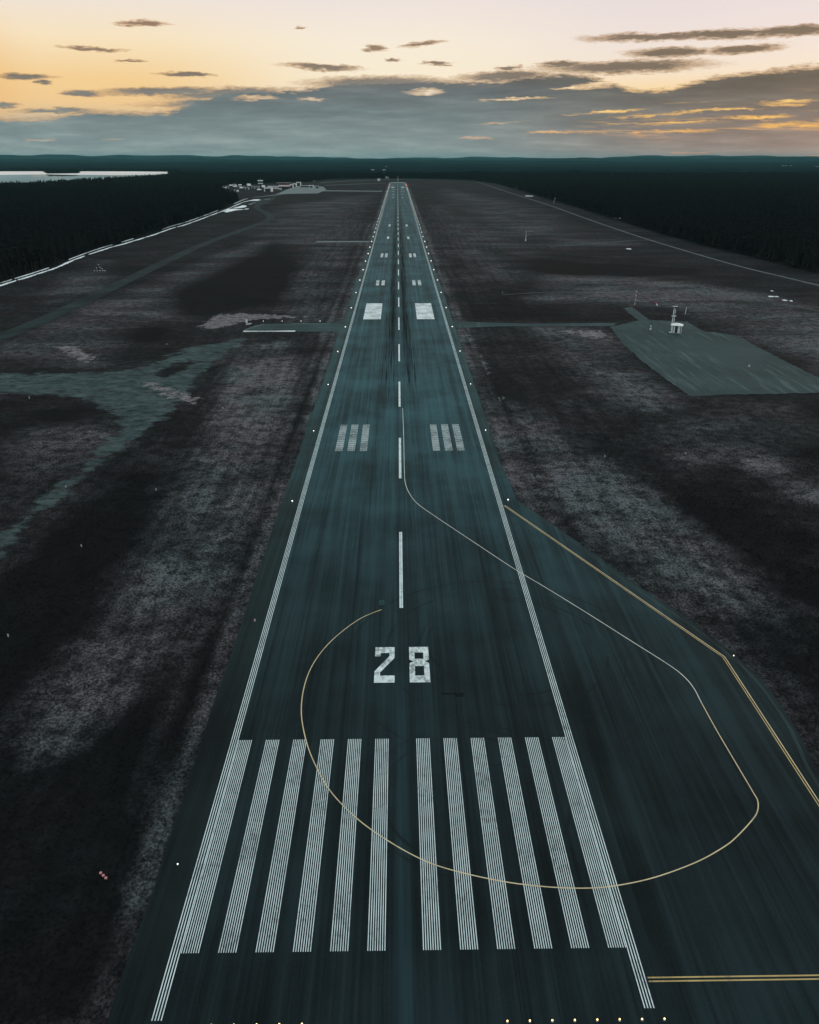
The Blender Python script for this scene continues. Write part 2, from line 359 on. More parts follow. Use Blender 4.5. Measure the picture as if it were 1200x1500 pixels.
# ------------------------------------------------------------------ polygons measured off the photograph
def W_(L): return np.array([at(*p) for p in L])
def sdf(Pt, poly):
    """signed distance, positive inside"""
    n = len(poly); d = np.full(len(Pt), 1e18); ins = np.zeros(len(Pt), bool)
    for i in range(n):
        a = poly[i]; b = poly[(i + 1) % n]; e = b - a; q = Pt - a
        tt = np.clip((q @ e) / max(1e-9, e @ e), 0, 1)
        d = np.minimum(d, ((q - tt[:, None] * e) ** 2).sum(1))
        c = ((a[1] > Pt[:, 1]) != (b[1] > Pt[:, 1]))
        xi = a[0] + (Pt[:, 1] - a[1]) * e[0] / (e[1] if abs(e[1]) > 1e-12 else 1e-12)
        ins ^= c & (Pt[:, 0] < xi)
    d = np.sqrt(d); return np.where(ins, d, -d)
LAKE = W_([(-160, 283), (-60, 277), (40, 273), (130, 267), (245, 259.5), (249, 255), (246, 251.2), (118, 250.6), (114, 253.6), (70, 254), (64, 250.6), (-160, 250.6)])
CLEAR = np.vstack([W_([(-200, 480), (-60, 436), (0, 416), (60, 397), (110, 377), (150, 364), (200, 349), (250, 333.5), (290, 320.5), (330, 305), (352, 293), (332, 285), (322, 279),
            (330, 273.6), (372, 270.5), (420, 267), (450, 267.5), (480, 263), (520, 262), (583, 261.5), (640, 262.5), (690, 264), (730, 270), (780, 285), (840, 303), (900, 322), (960, 340), (1030, 360), (1100, 376), (1200, 402), (1330, 440)]),
            np.array([(420, -300), (-420, -300)])])
pale = [(.85, 4, [(330, 510), (420, 500), (440, 560), (400, 640), (370, 740), (330, 860), (280, 960), (200, 1000), (110, 1090), (50, 1110), (80, 1000), (180, 880), (240, 760), (300, 640), (330, 560)]),
        (.6, 9, [(150, 440), (260, 400), (330, 370), (400, 345), (385, 368), (250, 430), (270, 470), (200, 480), (130, 535), (60, 525), (0, 522), (0, 503), (80, 475)]),
        (.5, 7, [(90, 402), (160, 380), (165, 420), (100, 440), (65, 445)]),
        (.55, 5, [(20, 640), (60, 625), (150, 618), (172, 650), (110, 685), (40, 695)]),
        (.35, 9, [(425, 400), (480, 385), (476, 470), (420, 472)]), (.3, 14, [(440, 320), (540, 320), (500, 440), (470, 440), (440, 370)]),
        (1.15, 5, [(790, 670), (870, 672), (960, 735), (1060, 810), (1130, 890), (1060, 898), (980, 853), (900, 803), (828, 752), (797, 712)]),
        (.6, 3, [(742, 640), (775, 690), (795, 735), (870, 795), (960, 855), (1060, 930), (1125, 985), (1150, 1040), (1180, 1100), (1140, 1020), (1090, 965), (1017, 912), (933, 858), (837, 787), (768, 742), (752, 715)]),
        (.7, 10, [(790, 425), (800, 402), (900, 405), (980, 412), (1060, 422), (1150, 440), (1260, 480), (1260, 560), (1120, 500), (1000, 450), (900, 442), (780, 440)]),
        (.6, 6, [(780, 475), (880, 484), (930, 540), (990, 590), (960, 605), (870, 570), (810, 520)]),
        (.6, 5, [(745, 590), (780, 600), (835, 650), (870, 690), (800, 682), (765, 635)]),
        (1.2, 3, [(1090, 674), (1130, 670), (1150, 690), (1110, 694)]), (1.1, 3, [(1140, 705), (1260, 700), (1260, 745), (1180, 735)]),
        (.35, 20, [(640, 300), (730, 330), (790, 380), (700, 440), (650, 420)]),
        (.5, 6, [(1160, 592), (1010, 610), (920, 640), (1000, 680), (1240, 640)]),
        (.4, 30, [(650, 276), (760, 300), (840, 335), (920, 360), (820, 362), (700, 330)]), (.4, 25, [(380, 345), (420, 300), (540, 285), (500, 350), (430, 380)])]
dark = [(1, 8, [(715, 362), (760, 374), (840, 384), (1030, 394), (1010, 402), (850, 404), (740, 392)]),
        (1, 9, [(205, 445), (260, 415), (310, 385), (400, 355), (450, 358), (440, 385), (430, 420), (400, 440), (320, 460), (240, 468)]),
        (.45, 4, [(-40, 592), (60, 575), (130, 580), (163, 612), (120, 633), (-40, 645)]),
        (.8, 5, [(140, 470), (200, 455), (250, 470), (240, 500), (150, 500)]),
        (.75, 4, [(-60, 900), (120, 740), (200, 690), (240, 700), (150, 880), (60, 1000), (-100, 1120)]),
        (.85, 3, [(-300, 1080), (90, 1090), (250, 1000), (330, 900), (345, 880), (300, 1010), (235, 1150), (190, 1300), (140, 1520), (-400, 1520)]),
        (.8, 3, [(330, 880), (400, 700), (440, 580), (462, 500), (475, 500), (440, 640), (400, 760), (345, 890)]),
        (.8, 3, [(792, 690), (830, 752), (900, 805), (980, 855), (1060, 905), (1300, 1100), (1300, 960), (1210, 900), (1150, 960), (1060, 912), (960, 845), (870, 775), (800, 720)]),
        (.8, 6, [(1100, 600), (1260, 590), (1260, 690), (1150, 660), (1050, 640)]), (.7, 5, [(960, 700), (1060, 700), (1200, 790), (1300, 950), (1150, 860), (1030, 780)]),
        (.6, 12, [(500, 440), (520, 380), (545, 300), (540, 300), (500, 400), (480, 440)]), (.6, 12, [(650, 440), (700, 470), (880, 470), (780, 445), (720, 400), (640, 330)])]
teal = [[(-60, 545), (29, 548), (90, 546), (154, 545), (190, 540), (215, 533), (250, 517), (292, 504), (330, 499), (369, 495), (330, 518), (292, 548), (267, 587), (240, 610), (221, 625), (200, 636), (175, 654), (125, 696),
         (95, 725), (62, 752), (30, 785), (0, 817), (-60, 880), (-60, 840), (0, 783), (42, 746), (104, 696), (150, 655), (175, 633), (172, 612), (150, 592), (125, 583), (60, 576), (-60, 576)]]
hole = [[(225, 548), (262, 531), (285, 528), (270, 540), (240, 552)], [(190, 537), (230, 524), (262, 518), (236, 530)]]
sand = [[(290, 478), (320, 460), (362, 458), (420, 462), (470, 463), (370, 468), (320, 481), (305, 482)], [(203, 558), (228, 560), (300, 585), (282, 590), (240, 578)], [(78, 508), (110, 506), (140, 525), (132, 533), (110, 522)],
        [(815, 483), (880, 484), (895, 495), (860, 494)], [(1030, 486), (1085, 492), (1070, 495), (1035, 490)]]
ditch = [(676, 470), (690, 495), (706, 525), (724, 562), (746, 600), (768, 635), (781, 668), (788, 700)]
def fields(Pt):
    n = len(Pt); a = np.zeros(n); d = np.zeros(n); t = np.full(n, -200.); s = np.full(n, -200.)
    for wt, soft, pl in pale:
        k = sdf(Pt, W_(pl)); a = np.maximum(a, wt * np.clip(.5 + k / (2 * soft), 0, 1))
    for wt, soft, pl in dark:
        k = sdf(Pt, W_(pl)); d = np.maximum(d, wt * np.clip(.5 + k / (2 * soft), 0, 1))
    for pl in teal: t = np.maximum(t, sdf(Pt, W_(pl)))
    for pl in hole: t = np.minimum(t, -sdf(Pt, W_(pl)))
    for pl in sand: s = np.maximum(s, sdf(Pt, W_(pl)))
    X, Y = Pt[:, 0], Pt[:, 1]
    vl = np.clip(1 - np.abs(X + 28.0) / 2.2, 0, 1) * .95 * np.clip((Y + 5) / 35, .25, 1); vr = np.clip(1 - np.abs(X - 28) / 4.5, 0, 1) * .75 * (Y > 115)
    a = np.maximum(a, np.maximum(vl, vr) * (Y < 2500)); a = np.maximum(a, np.clip(1 - np.abs(X + 32.5) / 3.0, 0, 1) * .5 * (Y < 900) * np.clip((Y - 5) / 40, 0, 1))
    dp = W_(ditch); best = np.full(n, 1e9)
    for i in range(len(dp) - 1):
        A, B = dp[i], dp[i + 1]; e = B - A; q = Pt - A; tt = np.clip((q @ e) / (e @ e), 0, 1)
        best = np.minimum(best, np.sqrt(((q - tt[:, None] * e) ** 2).sum(1)))
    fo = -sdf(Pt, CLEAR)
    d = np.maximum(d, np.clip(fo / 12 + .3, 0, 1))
    return dict(pale=a, dark=d, teal=t, sand=s, ditch=np.minimum(best, 200.))
def add_fields(me, F):
    for k, v in F.items():
        at_ = me.attributes.new(k, 'FLOAT', 'POINT'); at_.data.foreach_set('value', v.astype(np.float32))

def ground_mat():
    m = bpy.data.materials.new('heath_ground'); m.use_nodes = True; t = NT(m.node_tree); b = t.n['Principled BSDF']
    Pn, X, Y = pos(t)
    def A(n): x = t.new('ShaderNodeAttribute', attribute_name=n); return x.outputs['Fac']
    big = t.noise(Pn, .018, 6, .6, 1.0); med = t.noise(Pn, .12, 7, .68, .6); fine = t.noise(Pn, 1.1, 7, .72); vf = t.noise(Pn, 5.0, 4, .7)
    sp1 = t.ss(t.noise(Pn, 2.4, 5, .8), .38, .62); sp2 = t.ss(t.noise(Pn, .30, 7, .72), .36, .64); sp3 = t.ss(big, .34, .64)
    aX = t.m('ABSOLUTE', X)
    # mown strips and wheel tracks run along the runway
    row = t.ss(t.noise(t.map(Pn, scale=(.33, .012, 1)), 1.0, 5, .7), .36, .62)
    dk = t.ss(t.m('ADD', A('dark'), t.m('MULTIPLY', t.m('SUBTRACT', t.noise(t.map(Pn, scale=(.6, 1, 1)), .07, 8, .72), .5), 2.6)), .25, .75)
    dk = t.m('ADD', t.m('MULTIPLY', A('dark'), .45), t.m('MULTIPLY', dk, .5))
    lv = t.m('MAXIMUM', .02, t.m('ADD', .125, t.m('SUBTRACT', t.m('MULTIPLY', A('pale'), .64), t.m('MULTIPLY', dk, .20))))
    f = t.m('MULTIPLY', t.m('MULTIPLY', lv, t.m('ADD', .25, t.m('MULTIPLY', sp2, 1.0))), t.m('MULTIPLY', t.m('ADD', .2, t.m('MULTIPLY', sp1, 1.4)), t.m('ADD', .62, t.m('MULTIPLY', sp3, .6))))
    sp4 = t.ss(t.noise(t.map(Pn, rot=(0, 0, R(12)), scale=(.011, .034, 1)), 1.0, 7, .7, .4), .40, .60)
    f = t.m('MULTIPLY', f, t.m('ADD', .58, t.m('MULTIPLY', sp4, .85)))
    f = t.m('MULTIPLY', f, t.mix(t.ss(aX, 110, 50), (1, 1, 1, 1), t.mix(row, (.62, .62, .62, 1), (1.35, 1.35, 1.35, 1))), clamp=True)
    hue = t.ss(t.noise(Pn, .03, 3), .4, .6)
    c_hi = t.mix(hue, (.150, .141, .152, 1), (.130, .148, .157, 1))
    c_lo = t.mix(hue, (.0082, .0080, .0084, 1), (.0074, .0084, .0088, 1))
    col = t.mix(f, c_lo, c_hi)
    # pale dead stalks
    sp = t.ss(t.noise(Pn, 2.6, 3, .8), .68, .80)
    col = t.mix(t.m('MULTIPLY', sp, t.m('MULTIPLY', f, .8)), col, (.20, .20, .21, 1))
    # overgrown old pavement
    rag = t.m('MULTIPLY', t.m('SUBTRACT', t.noise(t.map(Pn, rot=(0, 0, R(-25)), scale=(.6, 1, 1)), .13, 8, .74), .5), 22.0)
    tm = t.ss(t.m('ADD', A('teal'), rag), -.6, 1.6)
    tm = t.m('MULTIPLY', tm, t.ss(t.noise(t.map(Pn, rot=(0, 0, R(-20)), scale=(.5, 1.2, 1)), .4, 7, .74), .36, .54, .25, 1))
    tcol = t.mix(t.m('ADD', t.m('MULTIPLY', t.ss(med, .38, .62), .6), t.m('MULTIPLY', sp2, .4)), (.034, .055, .057, 1), (.090, .125, .128, 1))
    col = t.mix(t.m('MULTIPLY', tm, .92), col, tcol)
    sm = t.ss(t.m('ADD', A('sand'), t.m('MULTIPLY', t.m('SUBTRACT', t.noise(Pn, .3, 6, .7), .5), 16.0)), -.5, 2.0)
    col = t.mix(t.m('MULTIPLY', sm, .85), col, t.mix(t.ss(t.m('ADD', t.m('MULTIPLY', sp2, .5), t.m('MULTIPLY', sp1, .5)), .1, .9), (.06, .055, .058, 1), (.27, .25, .26, 1)))
    dm = t.m('ADD', A('ditch'), t.m('MULTIPLY', t.m('SUBTRACT', t.noise(Pn, .25, 4), .5), 2.0))
    col = t.mix(t.m('MULTIPLY', t.ss(dm, .9, .3), .7), col, (.010, .011, .012, 1))
    dl = t.m('MULTIPLY', t.ss(t.m('ABSOLUTE', t.m('SUBTRACT', dm, 1.0)), .35, .1), t.ss(t.noise(Pn, .15, 3), .55, .62))
    col = t.mix(t.m('MULTIPLY', dl, .4), col, (.20, .24, .24, 1))
    t.put(b.inputs['Base Color'], col); b.inputs['Roughness'].default_value = 1; b.inputs['Specular IOR Level'].default_value = .03
    h = t.m('ADD', fine, t.m('MULTIPLY', vf, .4))
    t.put(b.inputs['Normal'], bumped(t, h, .8, .35)); return m
M['ground'] = ground_mat()

# ------------------------------------------------------------------ ground sheet
def axis(core, step, grow, far):
    L = [0.0]; s = step
    while L[-1] < far:
        if L[-1] > core: s *= grow
        L.append(L[-1] + s)
    return np.array(L)
xp = axis(150, 2.5, 1.035, 34000); xs = np.concatenate([-xp[::-1][:-1], xp])
yp = axis(360, 2.5, 1.03, 34000); ys = np.concatenate([-axis(0, 30, 1.3, 3000)[::-1][:-1] - 60, yp - 60])
GX, GY = np.meshgrid(xs, ys); Pt = np.stack([GX.ravel(), GY.ravel()], 1)
PAD = np.array([(-26.4, -60), (-26.4, 2600), (25.4, 2600), (25.3, 240), (25.2, 151.0), (25.9, 121.1), (26.1, 107.7), (28.4, 102.9), (34.5, 89.1), (42.3, 69.8), (48.3, 57.3), (50.9, 49.9), (52.6, 44.0), (53.1, 37.3), (53.0, 31.9), (52.4, 27.4), (51.6, 21.5), (51.4, 0), (51.4, -60)])
F = fields(Pt)
pd = -sdf(Pt, PAD)
mk = np.clip((pd - 3) / 25, 0, 1) * np.clip(np.abs(Pt[:, 1] - 305) / 20 - 1, 0, 1) * np.clip((700 - Pt[:, 1]) / 200, 0, 1) * np.clip((90 - np.abs(Pt[:, 0])) / 20, 0, 1)
und = (np.sin(Pt[:, 0] * .31 + 1) * np.sin(Pt[:, 1] * .23) + .6 * np.sin(Pt[:, 0] * .11 + Pt[:, 1] * .17)) * .22
Z = -.12 + mk * (und - .1)
nx, ny = len(xs), len(ys)
idx = np.arange(nx * ny).reshape(ny, nx)
fc_ = np.stack([idx[:-1, :-1].ravel(), idx[:-1, 1:].ravel(), idx[1:, 1:].ravel(), idx[1:, :-1].ravel()], 1)
def np_mesh(name, V, Fq, m, smooth=False):
    me = bpy.data.meshes.new(name); k = Fq.shape[1]
    me.vertices.add(len(V)); me.vertices.foreach_set('co', V.astype(np.float32).ravel())
    me.loops.add(Fq.size); me.loops.foreach_set('vertex_index', Fq.astype(np.int32).ravel())
    me.polygons.add(len(Fq)); me.polygons.foreach_set('loop_start', np.arange(0, Fq.size, k, dtype=np.int32))
    if smooth: me.polygons.foreach_set('use_smooth', np.ones(len(Fq), bool))
    me.update(calc_edges=True)
    if m: me.materials.append(m)
    return me
def np_obj(name, V, Fq, m, kind=None, smooth=False):
    o = bpy.data.objects.new(name, np_mesh(name, V, Fq, m, smooth)); C.objects.link(o)
    if kind: o['kind'] = kind
    return o
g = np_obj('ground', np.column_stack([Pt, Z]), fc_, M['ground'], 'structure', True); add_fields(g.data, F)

# heather and grass tussocks near the pavement (one mass, nobody could count them)
def tussocks():
    N = 90000
    x = np.concatenate([rng.uniform(-95, -26.7, N // 2), rng.uniform(25.6, 110, N // 2)]); y = -12 + 235 * rng.random(N) ** 1.25
    keep = (np.abs(x) < (y + 50) * .56 + 12)
    x, y = x[keep], y[keep]; Q = np.stack([x, y], 1)
    keep = -sdf(Q, PAD) > .25; Q = Q[keep]
    keep = sdf(Q, W_(teal[0])) < 0; Q = Q[keep]
    keep = (rng.random(len(Q)) < np.clip((185 - Q[:, 1]) / 110, 0, 1)); Q = Q[keep]
    n = len(Q); r = rng.uniform(.08, .32, n) * (1 + .004 * Q[:, 1]); h = rng.uniform(.08, .32, n); p = -sdf(Q, PAD)
    mk = np.clip((p - 3) / 25, 0, 1) * np.clip((90 - np.abs(Q[:, 0])) / 20, 0, 1)
    zz = -.14 + mk * ((np.sin(Q[:, 0] * .31 + 1) * np.sin(Q[:, 1] * .23) + .6 * np.sin(Q[:, 0] * .11 + Q[:, 1] * .17)) * .22 - .1)
    k = 5; V = np.zeros((n, k + 1, 3)); a0 = rng.uniform(0, 6.28, n)
    for i in range(k):
        rr = r * rng.uniform(.5, 1.2, n); V[:, i, 0] = Q[:, 0] + rr * np.cos(a0 + i * 6.283 / k); V[:, i, 1] = Q[:, 1] + rr * np.sin(a0 + i * 6.283 / k); V[:, i, 2] = zz
    V[:, k, 0] = Q[:, 0] + rng.normal(0, .05, n); V[:, k, 1] = Q[:, 1] + rng.normal(0, .05, n); V[:, k, 2] = zz + h
    b = np.arange(n)[:, None, None] * (k + 1); t = np.array([[i, (i + 1) % k, k] for i in range(k)])[None]
    o = np_obj('heather_tussocks', V.reshape(-1, 3), (b + t).reshape(-1, 3), M['ground'], 'stuff')
    add_fields(o.data, {kk: np.repeat(v, k + 1) for kk, v in fields(Q).items()})
    tag(o, 'low dry heather and grass tussocks covering the ground beside the runway', 'heather')
tussocks()

# ------------------------------------------------------------------ pavement
def slab(name, poly, m, z, th=.25, kind='structure', holes=None):
    """a sheet with sides"""
    b = MB(); pts3 = [Vector((p[0], p[1], z)) for p in poly]
    tri = tessellate_polygon([pts3]); base = len(b.v); b.v += [tuple(p) for p in pts3]
    for t in tri:
        a, c, d = [pts3[i] for i in t]
        b.f.append(tuple(t) if (c - a).cross(d - a).z > 0 else tuple(reversed(t)))
    n = len(poly); b.v += [(p[0], p[1], z - th) for p in poly]
    for i in range(n): b.f.append((i, (i + 1) % n, n + (i + 1) % n, n + i))
    return b.build(name, m, kind=kind)
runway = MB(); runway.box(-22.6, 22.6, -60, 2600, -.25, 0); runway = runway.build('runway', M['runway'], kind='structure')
ys_ = np.arange(-60, 2600.1, 6.0)
def ragged_strip(x_in, x_out, y0, y1, step=4, amp=.18):
    y = np.arange(y0, y1, step); a = [(x_in, v) for v in (y0, y1)]
    out = [(x_out + random.uniform(-amp, amp), v) for v in y] + [(x_out, y1)]
    return [(x_in, y0)] + out + [(x_in, y1)]
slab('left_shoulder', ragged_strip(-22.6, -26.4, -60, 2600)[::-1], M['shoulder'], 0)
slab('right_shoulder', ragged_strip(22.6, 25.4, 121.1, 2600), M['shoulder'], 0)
pad = [(22.6, -60), (51.4, -60), (51.4, 0), (51.6, 21.5), (52.4, 27.4), (53.0, 31.9), (53.1, 37.3), (52.6, 44.0), (50.9, 49.9), (48.3, 57.3), (42.3, 69.8), (34.5, 89.1), (28.4, 102.9), (26.1, 107.7), (25.9, 121.1), (22.6, 121.1)]
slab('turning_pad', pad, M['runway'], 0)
# paler kerb-side strip of the pad, outside the double line
def strip_along(pts, w_, z, off=0.0):
    """quads along a polyline of 2-D points, width w_, sideways offset"""
    b = MB(); n = len(pts); L = []; Rr = []
    for i in range(n):
        p = Vector(pts[i]); a = Vector(pts[max(0, i - 1)]); c = Vector(pts[min(n - 1, i + 1)])
        d1 = (p - a).normalized() if i else None; d2 = (c - p).normalized() if i < n - 1 else None
        if d1 is None: d1 = d2
        if d2 is None: d2 = d1
        t = (d1 + d2).normalized(); nn = Vector((t.y, -t.x)); k = 1 / max(.5, nn.dot(Vector((d1.y, -d1.x))))
        L.append(p + nn * k * (off - w_ / 2)); Rr.append(p + nn * k * (off + w_ / 2))
    for i in range(n - 1):
        b.poly([(L[i].x, L[i].y, z), (Rr[i].x, Rr[i].y, z), (Rr[i + 1].x, Rr[i + 1].y, z), (L[i + 1].x, L[i + 1].y, z)][::1])
    for i, f in enumerate(b.f):
        a, c, d = [Vector(b.v[k]) for k in f[:3]]
        if (c - a).cross(d - a).z < 0: b.f[i] = tuple(reversed(f))
    return b
def spline(pts, n=10):
    P_ = [Vector(p) for p in pts]; out = []
    for i in range(len(P_) - 1):
        p0 = P_[max(0, i - 1)]; p1 = P_[i]; p2 = P_[i + 1]; p3 = P_[min(len(P_) - 1, i + 2)]
        for k in range(n):
            t = k / n; out.append(tuple(.5 * ((2 * p1) + (p2 - p0) * t + (2 * p0 - 5 * p1 + 4 * p2 - p3) * t * t + (3 * p1 - p0 - 3 * p2 + p3) * t ** 3)))
    out.append(tuple(P_[-1])); return out
M['kerbstrip'] = asphalt('pad_rim_asphalt', (.016, .033, .034), runway=False, sheen=.12)
rim_pts = spline([(27.0, 105.2), (34.2, 87.6), (41.8, 68.6), (47.7, 56.2), (50.2, 49.2), (51.8, 43.3), (52.3, 37.2), (52.2, 31.9), (51.6, 27.4), (50.8, 21.5), (50.7, 5)], 6)
strip_along(rim_pts, .5, .004).build('pad_rim', M['kerbstrip'], kind='structure')

ZP = .008
def lines(b, x0, x1, y0, y1, n, z=ZP, seg=None):
    """n thin painted lines side by side filling x0..x1"""
    wd = (x1 - x0) / (2 * n - 1) * .78; per = (x1 - x0 - wd) / (n - 1) if n > 1 else 0
    for i in range(n):
        a = x0 + i * per; b.rect(a, a + wd, y0, y1, z)
def part(b, name, m, label=None):
    o = b.build(name, m, runway)
    if label: o['label'] = label
    return o
for i in range(12):
    x0 = (-21.6 + 3.6 * i) if i < 6 else (1.8 + 3.6 * (i - 6))
    b = MB(); lines(b, x0 + .03, x0 + 1.77, 0, 30, 8); part(b, 'threshold_stripe', M['white'])
for s in (-1, 1):
    b = MB(); a, c = (21.62, 22.55); x0, x1 = (a, c) if s > 0 else (-c, -a)
    lines(b, x0, x1, -6.4 if s < 0 else -5.9, 2470, 4); part(b, 'edge_line', M['white'])
for k in range(40):
    y0 = 62.6 + 58.6 * k; b = MB(); b.rect(-.30, .30, y0, y0 + 29.4, ZP) if k else (b.rect(-.31, -.04, y0, y0 + 29.4, ZP), b.rect(.02, .29, y0, y0 + 29.4, ZP))
    part(b, 'centre_line_dash', M['white'])
def tdz(y0, y1, bars, n=8, m='white_worn'):
    for s in (-1, 1):
        for x0, x1 in bars:
            b = MB(); a, c = (x0, x1) if s > 0 else (-x1, -x0)
            if n: 
                lines(b, a, c, y0, y1, n)
                for k in range(int((y1 - y0) / 1.5)): b.rect(a + .01, c - .01, y0 + .6 + k * 1.5, y0 + .85 + k * 1.5, ZP + .003)
            else: b.rect(a, c, y0, y1, ZP)
            part(b, 'touchdown_zone_bar', M[m])
tdz(140.2, 162.4, [(8.7, 10.5), (11.9, 13.8), (15.1, 16.95)])
for s in (-1, 1):
    b = MB(); a, c = (8.6, 17.0) if s > 0 else (-17.0, -8.6); b.rect(a, c, 322, 366.3, ZP); part(b, 'aiming_point_marking', M['white_block'])
tdz(429.7, 451, [(8.5, 10.45), (11.9, 13.8)], 0); tdz(574.5, 600.8, [(8.5, 10.5), (11.9, 13.85)], 0)
tdz(722.9, 747, [(8.7, 10.7)], 0); tdz(871.5, 899, [(8.7, 10.7)], 0)
for y0, y1, bars in ((1560, 1582, [(8.7, 10.6)]), (1700, 1722, [(8.7, 10.6)]), (1850, 1872, [(8.6, 10.5), (11.9, 13.8)]), (1985, 2007, [(8.6, 10.5), (11.9, 13.8)])):
    tdz(y0, y1, bars, 0)
for s in (-1, 1):
    b = MB(); a, c = (9, 17.0) if s > 0 else (-17.0, -9); b.rect(a, c, 2125, 2170, ZP); part(b, 'aiming_point_marking', M['white_block'])
b = MB(); b.rect(-21.5, 21.5, 2560, 2588, ZP); part(b, 'end_marking', M['white_worn'])
# resurfaced patches on the asphalt
M['patch_pale'] = mat('pale_asphalt_patch', (.024, .058, .060), .9, spec=.05, vary=.25, vscale=2)
M['patch_dark'] = mat('dark_asphalt_patch', (.007, .011, .012), .9, spec=.05, vary=.25, vscale=2)
for (x0, x1, y0, y1, k) in ((-3.9, -2.9, 63.6, 65.3, 'pale'), (5.6, 8.9, 39.1, 39.5, 'dark'), (7.6, 8.7, 38.6, 39.1, 'dark')):
    b = MB(); b.rect(x0, x1, y0, y1, .004); part(b, 'asphalt_patch', M['patch_' + k])
# runway number 28
Z0 = Vector((-4.15, 42, ZP))
def flat_poly(outer, hl, x0, y0, name):
    rings = [[Vector((x0 + p[0], y0 + p[1], ZP)) for p in outer]] + [[Vector((x0 + p[0], y0 + p[1], ZP)) for p in h_] for h_ in hl]
    allp = [p for r_ in rings for p in r_]; b = MB(); b.v = [tuple(p) for p in allp]
    for t in tessellate_polygon(rings):
        a, c, d = [allp[i] for i in t]; b.f.append(tuple(t) if (c - a).cross(d - a).z > 0 else tuple(reversed(t)))
    return part(b, name, M['white_block'])
flat_poly([(0, 9), (3, 9), (3, 6.15), (.85, 2.45), (.85, 1.7), (3.02, 1.7), (3.02, 0), (0, 0), (0, 2.75), (2.2, 6.6), (2.2, 7.45), (.85, 7.45), (.85, 6.55), (0, 6.55)], [], -4.1, 42, 'runway_number')
flat_poly([(0, 9), (3, 9), (3, 5.65), (2.35, 5.2), (3, 4.72), (3.02, 0), (0, 0), (0, 4.72), (.66, 5.2), (0, 5.65)], [[(.82, 7.5), (2.18, 7.5), (2.18, 5.85), (.82, 5.85)], [(.82, 4.0), (2.2, 4.0), (2.2, 1.65), (.82, 1.65)]], 1.15, 42, 'runway_number')
# lead-on / turn guidance line
lead = [(590, 598), (591.5, 640), (592, 668), (592.5, 692), (594, 708), (600, 723), (612, 738), (640, 758), (700, 798), (753, 833), (800, 861), (860, 898), (920, 936), (980, 974), (1003, 992), (1017, 1009), (1028, 1030), (1050, 1070), (1080, 1121), (1103, 1160), (1110, 1173), (1110, 1187),
        (1103, 1200), (1080, 1225), (1060, 1241), (1020, 1263), (960, 1285), (905, 1297), (860, 1301), (800, 1299), (730, 1290), (650, 1271), (600, 1250), (545, 1216), (510, 1187), (480, 1153), (456, 1107), (445, 1070), (441.5, 1038), (446, 1005), (457, 976), (475, 950), (500, 926), (530, 905), (559, 893)]
lw = [at(*p) for p in lead]
sp_ = spline(lw, 8); cut1 = 8 * 9; cut2 = 8 * 16
part(strip_along(sp_[:cut1 + 1], .135, .014), 'guide_line', M['cream2'], 'pale stretch of the guide line leaving the runway centre')
part(strip_along(sp_[cut1:cut2 + 1], .135, .014), 'guide_line', M['cream2'], 'cream stretch of the guide line crossing the turning pad')
part(strip_along(sp_[cut2:8 * 33 + 1], .135, .014), 'guide_line', M['cream'], 'yellow stretch of the guide line round the outer end of the turn')
part(strip_along(sp_[8 * 33:], .135, .014), 'guide_line', M['cream'], 'pale yellow arc of the guide line ending by the number 28')
for off in (-.17, .17):
    b = strip_along([(22.9, 105.0), (49.5, 47.7), (49.42, 17.9), (49.4, -3.1)], .14, .011, off); part(b, 'pad_edge_line', M['cream' if off < 0 else 'yellow'])
for y0 in (-3.13, -3.49): b = MB(); b.rect(22.75, 49.3 + (.2 if y0 < -3.2 else -.2), y0, y0 + .15, .011); part(b, 'pad_edge_line', M['yellow'])

# ------------------------------------------------------------------ taxiways, apron and roads
def ws(L): return [at(*p) for p in L]
slab('left_taxiway', [(-26.2, 293), (-26.2, 318), (-34, 312.5), (-62, 311.5), (-66, 308), (-69.5, 296)], M['taxi'], -.02)
b = MB(); b.rect(-69, -46, 293.6, 296.2, .004)
b.build('taxiway_edge_stripe', M['white_worn'], kind='structure')
for p in (((-32, 313), (-50, 312)), ((-62.5, 311.2), (-69, 298.5))):
    strip_along([p[0], p[1]], .7, .0).build('pale_taxiway_border', M['farapron'], kind='structure')
aprW = ws([(894, 479), (915, 506), (950, 536), (985, 562), (1013, 581), (1054, 578), (1120, 577), (1200, 575), (1330, 573), (1330, 590), (1340, 600), (1360, 600), (1330, 575), (1200, 553), (1142, 525), (1083, 493), (1058, 488), (1031, 485), (1007, 471), (952, 469), (926, 449), (913, 451.5), (935, 469), (925, 472)])
aprW = [p for i, p in enumerate(aprW) if i not in (9, 10, 11)]
def rough(L, step=5, amp=.35):
    out = []
    for i in range(len(L)):
        a = Vector(L[i]); c = Vector(L[(i + 1) % len(L)]); n = max(1, int((c - a).length / step)); d = (c - a).normalized(); nn = Vector((-d.y, d.x))
        for k in range(n): q = a + (c - a) * k / n + nn * random.uniform(-amp, amp) * (1 if k else 0); out.append((q.x, q.y))
    return out
slab('gravel_apron', rough(aprW, 1.6, .55), M['apron'], -.03)
slab('right_taxiway', [(25.4, 300.5), (46, 304.5), (98, 304.5), (101, 311.5), (60, 311.0), (36, 314.5), (25.4, 318)], M['apron'], -.022)
def road(name, px, wd, m, z=-.03, sm=6):
    b = strip_along(spline(ws(px), sm), wd, z); return b.build(name, m, kind='structure')
road('left_road', [(-60, 521), (0, 494), (80, 461), (190, 408.5), (250, 379.5), (300, 357), (350, 338.5), (380, 328), (393, 322), (396.5, 317), (391, 312), (380, 307), (376.5, 302.5), (383, 297), (395, 292.5), (403, 287.5), (418, 283.5)], 9.5, M['road'])
